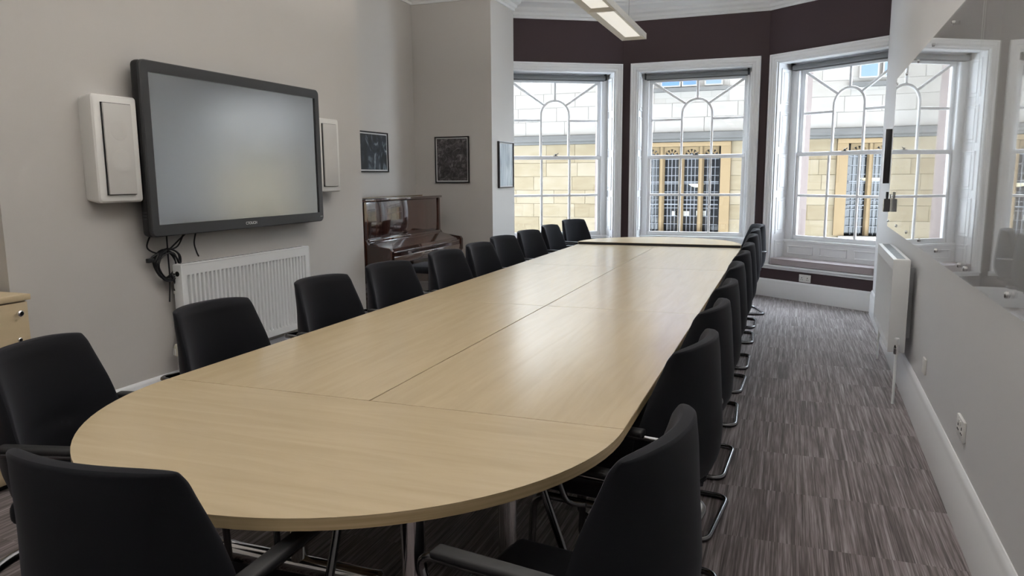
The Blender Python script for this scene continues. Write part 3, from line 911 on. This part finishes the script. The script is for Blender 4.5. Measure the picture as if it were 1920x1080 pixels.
# cable bundle
cb = wall_thing('cable_bundle', 3.42, 0.95, 'coiled black cables hanging from the bottom of the screen', 'cables')
def cab(name, pts, r=0.005, mat='plastic_black', par=cb, closed=False):
    bm = bmesh.new()
    P = [Vector(p) for p in pts]
    # catmull-rom
    Q = []
    n = len(P)
    for i in range(n if closed else n - 1):
        p0 = P[i-1] if (closed or i > 0) else P[0]; p1 = P[i]; p2 = P[(i+1) % n]; p3 = P[(i+2) % n] if (closed or i + 2 < n) else P[-1]
        for k in range(6):
            t = k / 6
            Q.append(0.5 * ((2*p1) + (-p0 + p2)*t + (2*p0 - 5*p1 + 4*p2 - p3)*t*t + (-p0 + 3*p1 - 3*p2 + p3)*t**3))
    if not closed: Q.append(P[-1])
    tube(bm, Q, r, 6, closed)
    return finish(bm, name, mat, par, smooth=60)
for k in range(7):
    a0 = random.uniform(0, 6); rx = random.uniform(0.075, 0.105); rz_ = random.uniform(0.07, 0.095); cx_ = random.uniform(-.015, .02); cz_ = random.uniform(-.02, .015)
    cab('cable_loop', [(cx_ + rx * math.cos(a0 + 2*PI*j/8), -0.02 - 0.006*k + 0.01*math.sin(j*2+k), cz_ + rz_ * math.sin(a0 + 2*PI*j/8) - .03) for j in range(8)], 0.0048, closed=True)
cab('cable', [(-0.13, -0.05, 0.15), (-0.15, -0.04, 0.08), (-0.08, -0.04, 0.04), (0.0, -0.04, 0.05), (0.08, -0.045, 0.10), (0.15, -0.06, 0.155)])
cab('cable', [(-0.01, -0.05, 0.15), (-0.005, -0.045, 0.0), (0.0, -0.04, -0.12), (-0.015, -0.04, -0.26)])
cab('cable', [(0.12, -0.06, 0.155), (0.07, -0.05, 0.07), (-0.02, -0.045, 0.05), (-0.10, -0.04, 0.03), (-0.13, -0.035, 0.01)])
cab('cable', [(0.22, -0.06, 0.16), (0.205, -0.05, 0.08), (0.23, -0.04, 0.02), (0.25, -0.035, -0.01)])
cab('cable', [(0.03, -0.05, -0.09), (0.05, -0.045, -0.20), (0.055, -0.04, -0.30)], 0.009)
cab('cable', [(0.0, -0.05, -0.10), (0.03, -0.05, -0.15), (0.03, -0.045, -0.20)], 0.007)
cab('cable', [(0.07, -0.05, -0.06), (0.10, -0.03, -0.14), (0.085, -0.025, -0.24), (0.095, -0.025, -0.28)], 0.004, 'bezel_grey')
box('plug', (0.043, -0.052, -0.345), (0.07, -0.03, -0.295), 'plastic_black', cb, 0.004)
box('plug', (-0.16, -0.05, -0.01), (-0.11, -0.03, 0.015), 'plastic_black', cb, 0.004)
box('connector', (0.022, -0.052, -0.218), (0.038, -0.038, -0.198), 'plastic_white', cb, 0.002)
box('plug', (0.078, -0.06, -0.085), (0.10, -0.04, -0.045), 'plastic_black', cb, 0.004)

# ------------------------------------------------------------------ radiators
def radiator(name, loc, rz, L, H, D, z0, label, nflutes, flute_face=True):
    """local: x along, -y out of the wall, origin at wall"""
    o = empty(name, (loc[0], loc[1], z0), rz); tag(o, label, 'radiator', 'panel radiators')
    yf = -0.045 - D
    def panel(nm, ya, depth, par=o):
        bm = bmesh.new()
        # horizontal section with convector flutes; three vertical zones so the flutes die out top and bottom
        xs, off = [], []
        m = 0.035
        xs.append(0.0); off.append(0)
        pitch = (L - 2*m) / nflutes
        for k in range(nflutes):
            a = m + k * pitch
            for fr, d in ((0.0, 0), (0.22, 0), (0.34, 1), (0.66, 1), (0.78, 0)):
                xs.append(a + fr * pitch); off.append(d)
        xs.append(L); off.append(0)
        rows = [(0.0, 0), (0.045, 0), (0.06, 1), (H - 0.075, 1), (H - 0.06, 0), (H, 0)]
        V = [[bm.verts.new((x - L/2, ya + (depth if (d and f) else 0.0), z)) for x, d in zip(xs, off)] for z, f in rows]
        for a, b in zip(V, V[1:]):
            for k in range(len(xs) - 1): bm.faces.new((a[k], a[k+1], b[k+1], b[k]))
        Bk = [[bm.verts.new((x, ya + 0.022, z)) for x in (-L/2, L/2)] for z in (0.0, H)]
        bm.faces.new((Bk[0][0], Bk[1][0], Bk[1][1], Bk[0][1]))
        bm.faces.new([v for v in V[0]] + [Bk[0][1], Bk[0][0]]); bm.faces.new([v for v in V[-1]] + [Bk[1][1], Bk[1][0]])
        bm.faces.new([r[0] for r in V] + [Bk[1][0], Bk[0][0]]); bm.faces.new([r[-1] for r in V] + [Bk[1][1], Bk[0][1]])
        return finish(bm, nm, 'radiator_white', par, smooth=20)
    panel('front_panel', yf, 0.018)
    panel('back_panel', -0.062, 0.0)
    for s in (-1, 1):
        box('end_cover', (s * (L/2 + .001) - .004, yf - .002, -.002), (s * (L/2 + .001) + .004, -0.042, H + .003), 'radiator_white', o, 0.002)
    gr = box('top_grille', (-L/2, yf - .002, H - .002), (L/2, -0.042, H + 0.008), 'radiator_white', o, 0.003)
    bm = bmesh.new(); n = int(L / 0.05)
    for k in range(n):
        x = -L/2 + 0.03 + k * (L - .06) / n
        bx(bm, (x, yf + .022, H + .0078), (x + .034, -0.065, H + .0088))
    finish(bm, 'grille_slots', 'frame_black', gr)['kind'] = 'stuff'
    bm = bmesh.new(); lathe(bm, [(0.016, 0), (0.016, 0.006), (0.006, 0.008)], 12, (-L/2 - .006, yf + D * .5, H - 0.05), 'x')
    finish(bm, 'bleed_plug', 'frame_black', o)
    for s in (-0.35, 0.35): box('wall_bracket', (s * L - .015, -0.048, 0.06), (s * L + .015, 0.0, H - 0.06), 'radiator_white', o)
    # valves + pipes
    zf = -z0
    for s in (-1, 1):
        x = s * (L/2 + 0.035); y = yf + D * 0.5
        bm = bmesh.new(); tube(bm, fillet([(s * (L/2 - .01), y, 0.03), (x, y, 0.03), (x, y, zf + 0.002)], 0.02, 4), 0.0085, 8); finish(bm, 'pipe', 'radiator_white', o)
        bm = bmesh.new(); lathe(bm, [(0.014, -0.015), (0.016, 0.0), (0.016, 0.03), (0.011, 0.045)], 12, (x, y, 0.01)); finish(bm, 'valve_body', 'chrome', o)
        bm = bmesh.new()
        prof = [(0.018, 0.0), (0.029, 0.007), (0.030, 0.055), (0.022, 0.072)] if s == -1 else [(0.013, 0.0), (0.015, 0.004), (0.015, 0.04), (0.011, 0.045)]
        lathe(bm, prof, 14, (x, y, 0.052)); v = finish(bm, 'valve_cap', 'ivory_trv' if s == -1 else 'radiator_white', o)
        if s == -1:
            bm = bmesh.new()
            for k in range(10):
                a = 2*PI*k/10; bx(bm, (x + .0295*math.cos(a) - .002, y + .0295*math.sin(a) - .002, 0.062), (x + .0295*math.cos(a) + .002, y + .0295*math.sin(a) + .002, 0.103))
            finish(bm, 'grip_ribs', 'radiator_white', v)
    return o
radiator('panel_radiator', (XB, 4.085, 0), math.radians(90), 1.27, 0.60, 0.06, 0.305, 'white fluted radiator under the screen on the left wall', 33)
yr = 5.62
radiator('panel_radiator', (xright(yr), yr, 0), RZ, 1.16, 0.57, 0.09, 0.325, 'white radiator on the right wall under the glass board', 30)

# ------------------------------------------------------------------ glass boards on the right wall (local x runs towards the camera)
def rw_empty(name, y, z):
    return empty(name, (xright(y), y, z), RZ)
def board(ya, yb, label, stand):
    yc = (ya + yb) / 2; L = (yb - ya) * math.sqrt(1 + .02993**2)
    o = rw_empty('glass_board', yc, 1.588); tag(o, label, 'glass board', 'glass writing boards on the right wall')
    bm = bmesh.new(); bx(bm, (-L/2, -0.027, -0.597), (L/2, -0.021, 0.597)); finish(bm, 'glass_sheet', 'board_glass', o, smooth=0)
    n = stand
    for k in range(n):
        for z in (-0.55, 0.55):
            x = -L/2 + 0.06 + k * (L - 0.12) / (n - 1)
            bm = bmesh.new(); lathe(bm, [(0.010, 0.0), (0.010, -0.021)], 14, (x, 0, z), 'y'); sp = finish(bm, 'standoff', 'chrome', o)
            bm = bmesh.new(); lathe(bm, [(0.011, -0.027), (0.011, -0.033), (0.008, -0.035)], 14, (x, 0, z), 'y'); finish(bm, 'cap', 'chrome', sp)
board(3.505, 6.90, 'long glass board nearest the bay window, above the radiator', 6)
board(-0.2, 3.495, 'glass board nearest the camera on the right wall', 6)
ph = rw_empty('pen_holder', 6.78, 1.19); tag(ph, 'small grey pen holder clipped on the glass board end', 'pen holder')
bm = bmesh.new()
bx(bm, (-0.035, -0.031, -0.07), (0.035, -0.0285, 0.07)); bx(bm, (-0.035, -0.075, -0.07), (0.035, -0.072, 0.03)); bx(bm, (-0.035, -0.075, -0.073), (0.035, -0.0285, -0.07))
for s in (-1, 1): bx(bm, (s*.035 - .0015, -0.075, -0.07), (s*.035 + .0015, -0.0285, 0.03))
finish(bm, 'tray', 'tube_metal', ph)
for k, (x, tl) in enumerate(((-0.018, -.05), (0.0, .02), (0.019, .08))):
    bm = bmesh.new(); lathe(bm, [(0.007, -0.065), (0.007, 0.045), (0.0085, 0.046), (0.0085, 0.085), (0.005, 0.088)], 10)
    finish(bm, 'pen', 'plastic_black' if k != 1 else 'bezel_grey', ph, loc=(x, -0.052, 0), rot=(0, tl, 0))
np_ = rw_empty('wall_panel', 7.40, 1.575); tag(np_, 'narrow tall glossy panel with black edge, by the bay corner', 'panel')
box('edge_strip', (0.075, -0.05, -0.235), (0.09, 0.0, 0.235), 'frame_black', np_, 0.002)
box('face', (-0.09, -0.045, -0.235), (0.075, 0.0, 0.235), 'white_gloss', np_, 0.002)

# ------------------------------------------------------------------ pictures
def picture(loc, rz, w_, h_, k, label, mount=0.014):
    o = empty('framed_picture', loc, rz); tag(o, label, 'picture', 'black framed prints')
    bm = bmesh.new(); fw = 0.012
    rings = [[bm.verts.new((sx * (w_/2 - i), y, sz * (h_/2 - i))) for sx, sz in ((-1,-1),(1,-1),(1,1),(-1,1))] for i, y in ((0, -.003), (0, -.022), (.003, -.025), (fw, -.025), (fw, -.012))]
    for a, b in zip(rings, rings[1:]):
        for j in range(4): bm.faces.new((a[j], a[(j+1) % 4], b[(j+1) % 4], b[j]))
    finish(bm, 'frame', 'frame_black', o, smooth=0)
    box('backing', (-w_/2 + .002, -0.010, -h_/2 + .002), (w_/2 - .002, 0.0, h_/2 - .002), 'plastic_black', o)
    box('mount', (-w_/2 + fw, -0.0135, -h_/2 + fw), (w_/2 - fw, -0.0105, h_/2 - fw), 'art_mount', o)
    box('print', (-w_/2 + fw + mount, -0.0145, -h_/2 + fw + mount), (w_/2 - fw - mount, -0.0132, h_/2 - fw - mount), 'art_%d' % k, o)
picture((XA, 6.60, 1.676), math.radians(90), 0.57, 0.40, 0, 'framed dark blue photograph with pale swirl on the alcove back wall')
picture((-3.467, YP, 1.61), 0.0, 0.41, 0.50, 1, 'framed dark speckled print on the alcove side wall above the piano', 0.012)
picture((XP, 7.90, 1.553), math.radians(90), 0.46, 0.51, 2, 'framed pale blue print on the narrow pier beside the left window', 0.010)

# ------------------------------------------------------------------ piano (local x along +Y, -y out of wall)
pn = empty('upright_piano', (XA + 0.03, 6.47, 0), math.radians(90))
tag(pn, 'glossy dark red-brown upright piano with closed keyboard lid in the alcove', 'piano')
HWp = 0.745; yU = -0.40; yK = -0.665
for s in (-1, 1):
    bm = bmesh.new()
    prof = [(0.0, 0.0), (-0.36, 0.0), (-0.36, 0.60), (yK + .02, 0.635), (yK, 0.665), (yK, 0.775), (yK + .02, 0.80), (yU - .03, 0.83), (yU, 0.87), (yU, 1.205), (0.0, 1.205)]
    x0 = s * HWp - .019; prism(bm, prof, 'x', x0, x0 + .038); finish(bm, 'side_panel', 'rosewood', pn, smooth=0)
box('lid', (-HWp - .03, yU - .022, 1.207), (HWp + .03, 0.0, 1.232), 'rosewood', pn, 0.006)
bm = bmesh.new()
lathe(bm, [(0.004, -HWp), (0.004, HWp)], 8, (0, -0.20, 1.233), 'x'); finish(bm, 'lid_hinge', 'brass', pn)
box('upper_panel', (-HWp + .02, yU + .004, 0.865), (HWp - .02, yU + .026, 1.205), 'rosewood', pn, 0.004)
box('fall_rail', (-HWp + .02, yU - .02, 0.835), (HWp - .02, yU + .02, 0.868), 'rosewood', pn, 0.006)
bm = bmesh.new()
prism(bm, [(yU - .02, 0.845), (yK + .05, 0.790), (yK + .015, 0.770), (yK + .012, 0.722), (yK + .03, 0.72), (yU + .01, 0.72)], 'x', -HWp + .02, HWp - .02)
fb = finish(bm, 'keyboard_lid', 'rosewood', pn, smooth=0)
box('lid_moulding', (-HWp + .03, yK + .004, 0.752), (HWp - .03, yK + .016, 0.766), 'rosewood', fb, 0.003)
box('key_slip', (-HWp + .02, yK + .004, 0.66), (HWp - .02, yK + .03, 0.722), 'piano_key_slip', pn, 0.004)
box('key_bed', (-HWp + .02, yK + .03, 0.645), (HWp - .02, -0.02, 0.70), 'rosewood', pn, 0.003)
box('lower_panel', (-HWp + .02, -0.34, 0.08), (HWp - .02, -0.315, 0.645), 'rosewood', pn, 0.003)
box('plinth', (-HWp - .02, -0.38, 0.0), (HWp + .02, -0.30, 0.085), 'rosewood', pn, 0.004)
for s in (-1, 1):
    bm = bmesh.new(); bx(bm, (s * (HWp - .03) - .03, yK + .07, 0.0), (s * (HWp - .03) + .03, yK + .13, 0.645), 0.006); finish(bm, 'leg', 'rosewood', pn)
for s in (-0.06, 0.06):
    bm = bmesh.new(); bx(bm, (s - .018, -0.45, 0.06), (s + .018, -0.33, 0.07), 0.004); finish(bm, 'pedal', 'brass', pn)
# stool
st = empty('piano_stool', (-2.86, 5.70, 0)); tag(st, 'black stool with chrome post in front of the piano', 'stool')
bm = bmesh.new(); bx(bm, (-0.17, -0.20, 0.62), (0.17, 0.20, 0.68), 0.025, 3); finish(bm, 'seat', 'black_fabric', st)
bm = bmesh.new(); lathe(bm, [(0.022, 0.06), (0.022, 0.62)], 14); finish(bm, 'post', 'chrome', st)
for k in range(4):
    a = PI/4 + k * PI/2
    bm = bmesh.new(); tube(bm, [(0, 0, 0.08), (0.2*math.cos(a), 0.2*math.sin(a), 0.03), (0.25*math.cos(a), 0.25*math.sin(a), 0.012)], 0.012, 8); finish(bm, 'foot', 'chrome', st)

# ------------------------------------------------------------------ cupboard at the left
cbd = empty('cupboard', (-3.60, 1.62, 0)); tag(cbd, 'low maple cupboard with chrome knobs at the left edge', 'cupboard')
yE = 0.80; xF = 0.30
box('carcass', (-0.30, -yE, 0.03), (xF - .02, yE - .01, 0.868), 'cabinet_maple', cbd, 0.002)
box('plinth', (-0.28, -yE + .02, 0.0), (xF - .05, yE - .03, 0.03), 'plastic_black', cbd)
box('top', (-0.30, -yE - .005, 0.870), (xF + .006, yE, 0.897), 'cabinet_maple', cbd, 0.002)
for k in range(4):
    ya = -yE + k * 0.3975; yb = ya + 0.394
    d = box('door', (xF - .019, ya, 0.045), (xF, yb - .002, 0.862), 'cabinet_maple', cbd, 0.002)
    yk = yb - 0.055 if k % 2 else (ya + .055)
    bm = bmesh.new(); lathe(bm, [(0.006, 0.0), (0.006, 0.014), (0.014, 0.018), (0.015, 0.026), (0.010, 0.031)], 14, (xF, yk, 0.815), 'x'); finish(bm, 'knob', 'chrome', d)
    bm = bmesh.new(); lathe(bm, [(0.011, 0.0), (0.011, 0.005), (0.008, 0.008)], 14, (xF, yk, 0.69), 'x'); lk = finish(bm, 'lock', 'chrome', d)
    box('keyhole', (xF + .0078, yk - .0015, 0.685), (xF + .0085, yk + .0015, 0.695), 'frame_black', lk)

# ------------------------------------------------------------------ suspended lights
ZL = 2.50
def luminaire(ya, yb, label):
    L = yb - ya - 0.012
    o = empty('suspended_light', (-1.21, (ya + yb) / 2, ZL)); tag(o, label, 'light', 'row of suspended linear lights')
    bm = bmesh.new()
    h = L / 2; wI, wO = 0.060, 0.098
    # hollow tray: outer rim + sloped reflector + top
    rings = [[bm.verts.new((sx * x, sy * (h - i), z)) for sx, sy in ((-1,-1),(1,-1),(1,1),(-1,1))] for x, i, z in ((0.090, 0.0, 0.05), (wO, 0.0, 0.045), (wO, 0.0, 0.0), (wO - .006, .006, 0.0), (wI, .05, 0.016))]
    for a, b in zip(rings, rings[1:]):
        for j in range(4): bm.faces.new((a[j], a[(j+1) % 4], b[(j+1) % 4], b[j]))
    finish(bm, 'housing', 'lamp_body', o, smooth=0)
    box('diffuser', (-wI, -h + .05, 0.016), (wI, h - .05, 0.020), 'lamp_diffuser', o)
    box('added_fill_glow', (-0.088, -h + .01, 0.044), (0.088, h - .01, 0.049), 'lamp_fill_glow', o)  # unseen glowing top face, added to fill the room by way of the ceiling
    for s in (-1, 1):
        bm = bmesh.new(); tube(bm, [(0, s * (h - .22), 0.11), (0, s * (h - .22), HC - ZL)], 0.0012, 5); wr = finish(bm, 'wire', 'tube_metal', o)
        for sx in (-1, 1):
            bm = bmesh.new(); tube(bm, [(0, s * (h - .22), 0.11), (sx * 0.085, s * (h - .22), 0.05)], 0.0012, 5); finish(bm, 'wire_leg', 'tube_metal', wr)
    for s in (-1, 1):
        box('joint_plate', (-wO - .001, s * (h + .003) - .003, 0.0), (wO + .001, s * (h + .003) + .003, 0.046), 'lamp_body', o)
yl = 6.13
labs = ['suspended white strip light, the one ending nearest the bay window', 'suspended white strip light joined to the one nearest the bay window',
        'third suspended strip light from the bay window', 'fourth suspended strip light from the bay window', 'fifth suspended strip light from the bay window', 'sixth suspended strip light from the bay window, behind the camera']
for k in range(6): luminaire(yl - 1.1 * (k + 1), yl - 1.1 * k, labs[k])

# ------------------------------------------------------------------ building across the street
YF = 16.0
bl = empty('stone_building', (0, YF, -4.0)); tag(bl, 'sunlit pale stone building with leaded traceried windows across the street', 'building')
Z = 4.0     # local z of world 0
groups = [(-2.96, -1.32, 4), (1.08, 2.72, 4)]     # traceried windows: x range, lights
zs0, zs1 = 0.22, 2.02
def hits(x0, x1, z0, z1, pad=0.0):
    for a, b, _ in groups:
        if x1 > a - pad and x0 < b + pad and z1 > zs0 and z0 < zs1: return True
    return False
# backing walls around the openings
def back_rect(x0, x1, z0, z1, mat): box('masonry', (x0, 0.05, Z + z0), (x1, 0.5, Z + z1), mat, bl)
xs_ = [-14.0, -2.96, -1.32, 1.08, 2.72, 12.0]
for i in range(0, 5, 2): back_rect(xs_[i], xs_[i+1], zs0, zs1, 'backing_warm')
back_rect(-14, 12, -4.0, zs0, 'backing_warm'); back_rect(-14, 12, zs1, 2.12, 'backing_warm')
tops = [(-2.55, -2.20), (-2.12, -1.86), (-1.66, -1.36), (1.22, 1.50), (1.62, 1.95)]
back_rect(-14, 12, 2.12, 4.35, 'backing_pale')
# ashlar blocks, each its own piece
blockcache = {}
def block(x0, x1, z0, z1, mat):
    w_, h_ = round(x1 - x0, 2), round(z1 - z0, 2)
    key = (w_, h_, mat)
    if key not in blockcache:
        bm = bmesh.new(); bx(bm, (-w_/2 + .003, -0.016, -h_/2 + .003), (w_/2 - .003, 0.0, h_/2 - .003), 0.004, 1)
        bmesh.ops.recalc_face_normals(bm, faces=bm.faces)
        me = bpy.data.meshes.new('stone_block'); bm.to_mesh(me); bm.free(); me.materials.append(MATS[mat]); blockcache[key] = me
    o = bpy.data.objects.new('stone_block', blockcache[key]); COL.objects.link(o); o.parent = bl
    o.location = ((x0 + x1) / 2, 0.052 + random.uniform(-.003, .003), Z + (z0 + z1) / 2)
rnd = random.Random(3)
nblk = 0
def course(z0, z1, mat, wmin, wmax, ranges):
    global nblk
    for xa, xb in ranges:
        x = xa
        while x < xb - 0.05:
            w_ = round(rnd.uniform(wmin, wmax) / 0.06) * 0.06
            x1 = min(x + w_, xb)
            if xb - x1 < 0.2: x1 = xb
            block(x, x1, z0, z1, mat); nblk += 1
            x = x1
z = zs0
while z < 2.0:
    h_ = min(0.30, 2.12 - z) if 2.12 - z - 0.30 > 0.1 else 2.12 - z
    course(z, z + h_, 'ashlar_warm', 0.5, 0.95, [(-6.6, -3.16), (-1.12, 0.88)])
    z += h_
z = 2.32
while z < 3.6:
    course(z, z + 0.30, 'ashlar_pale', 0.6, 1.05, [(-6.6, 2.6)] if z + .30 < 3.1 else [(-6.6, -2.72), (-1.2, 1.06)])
    z += 0.30
# string course
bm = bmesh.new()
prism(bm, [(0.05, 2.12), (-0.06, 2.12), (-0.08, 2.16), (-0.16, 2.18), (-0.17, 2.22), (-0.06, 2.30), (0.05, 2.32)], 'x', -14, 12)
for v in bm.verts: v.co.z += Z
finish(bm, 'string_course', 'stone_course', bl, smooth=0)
# traceried windows
for (xa, xb, nl) in groups:
    g = box('window_back', (xa, 0.42, Z + zs0), (xb, 0.45, Z + zs1), 'leaded_glass', bl)
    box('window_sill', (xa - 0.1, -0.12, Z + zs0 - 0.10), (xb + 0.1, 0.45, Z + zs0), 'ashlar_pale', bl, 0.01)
    pit = (xb - xa) / nl
    for s, x in ((1, xa), (-1, xb)):
        box('jamb', (min(x, x - s * 0.2), -0.03, Z + zs0), (max(x, x - s * 0.2), 0.42, Z + 2.12), 'stone_mullion', bl, 0.01)
    bm = bmesh.new(); bx(bm, (xa - 0.2, -0.06, Z + zs1), (xb + 0.2, 0.3, Z + 2.11), 0.012); finish(bm, 'hood_mould', 'stone_mullion', bl)
    for k in range(1, nl):
        x = xa + k * pit
        bm = bmesh.new(); prism(bm, [(x - .055, 0.30), (x - .055, 0.20), (x - .022, 0.12), (x + .022, 0.12), (x + .055, 0.20), (x + .055, 0.30)], 'z', Z + zs0, Z + zs1); finish(bm, 'mullion', 'stone_mullion', bl, smooth=0)
    for k in range(nl):
        x0 = xa + k * pit + 0.05; x1 = xa + (k + 1) * pit - 0.05; xc = (x0 + x1) / 2; rr_ = (x1 - x0) / 2
        zsp = zs1 - 0.04 - rr_
        # tracery head: stone plate with round arch + cusp ring
        bm = bmesh.new()
        n = 16
        arcp = [(xc + rr_ * math.cos(PI * q / n), Z + zsp + rr_ * math.sin(PI * q / n)) for q in range(n + 1)]
        topz = Z + zs1
        for q in range(n):
            a, b = arcp[q], arcp[q+1]
            for y0_, y1_ in ((0.17, 0.28),):
                v = [bm.verts.new(c) for c in ((a[0], y0_, a[1]), (b[0], y0_, b[1]), (b[0], y0_, topz), (a[0], y0_, topz), (a[0], y1_, a[1]), (b[0], y1_, b[1]), (b[0], y1_, topz), (a[0], y1_, topz))]
                for f in ((0,1,2,3), (7,6,5,4), (0,4,5,1), (3,2,6,7)): bm.faces.new([v[i] for i in f])
        finish(bm, 'tracery_head', 'stone_mullion', bl, smooth=0)
        bm = bmesh.new()
        for q in range(5):
            a = PI * (q + 0.5) / 5
            c0 = Vector((xc + rr_ * 0.66 * math.cos(a), 0.22, Z + zsp + 0.02 + rr_ * 0.66 * math.sin(a)))
            ring = [c0 + Vector((math.cos(t) * rr_ * .27, 0, math.sin(t) * rr_ * .27)) for t in [2*PI*i/10 for i in range(10)]]
            tube(bm, ring, 0.013, 5, True)
        finish(bm, 'cusp_tracery', 'stone_mullion', bl)
        # leaded light: cames
        bm = bmesh.new()
        for q in range(1, 4):
            xx = x0 + (x1 - x0) * q / 4; bx(bm, (xx - .006, 0.245, Z + zs0), (xx + .006, 0.257, Z + zsp + rr_ * .5))
        zz = zs0 + 0.17
        while zz < zsp + .05:
            bx(bm, (x0, 0.243, Z + zz - .006), (x1, 0.255, Z + zz + .006)); zz += 0.172
        bx(bm, (x0, 0.236, Z + zsp - .55), (x1, 0.25, Z + zsp - .528)); bx(bm, (x0, 0.236, Z + 0.80), (x1, 0.25, Z + 0.822))
        finish(bm, 'lead_cames', 'lead_came', bl, smooth=0)
# lit bowl lamps and papers seen inside
for x, z, s in ((-1.83, 1.22, 0.17), (1.55, 1.32, 0.22), (1.98, 1.32, 0.22)):
    bm = bmesh.new(); lathe(bm, [(0.02, -0.05), (s * .6, -0.03), (s, 0.02), (s, 0.03), (s * .3, 0.035)], 16, (x, 0.34, Z + z)); 
    for v in bm.verts: v.co.y = 0.34 + (v.co.y - 0.34) * 0.3
    finish(bm, 'ceiling_bowl_lamp', 'far_lamp', bl)
for x, z, w_ in ((-2.30, 0.60, 0.07), (-2.05, 0.60, 0.16), (-1.72, 0.61, 0.2)):
    box('paper_stack', (x - w_/2, 0.34, Z + z - .04), (x + w_/2, 0.40, Z + z + .06), 'paper', bl)
# upper windows
for k, (a, b) in enumerate(tops):
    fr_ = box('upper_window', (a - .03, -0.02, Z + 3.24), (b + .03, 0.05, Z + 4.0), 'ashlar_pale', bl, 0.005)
    box('glazing', (a, -0.026, Z + 3.27), (b, -0.018, Z + 3.97), 'far_window_blue' if k in (0, 1) else 'far_window_grey', fr_)
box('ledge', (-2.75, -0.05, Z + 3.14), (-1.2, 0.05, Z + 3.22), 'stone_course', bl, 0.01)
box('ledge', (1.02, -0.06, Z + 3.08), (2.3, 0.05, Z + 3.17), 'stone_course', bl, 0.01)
struct(box('street_ground', (-30, 10.2, -4.15), (30, 16.0, -4.0), 'street'))
# unseen storeys above this room, added to shade the building opposite from the sky
struct(box('wall_sky_blocker', (-40, -10, HC + 0.16), (40, 9.95, 20.0), 'stone_reveal'), 'unseen upper storeys added to keep skylight off the building opposite')
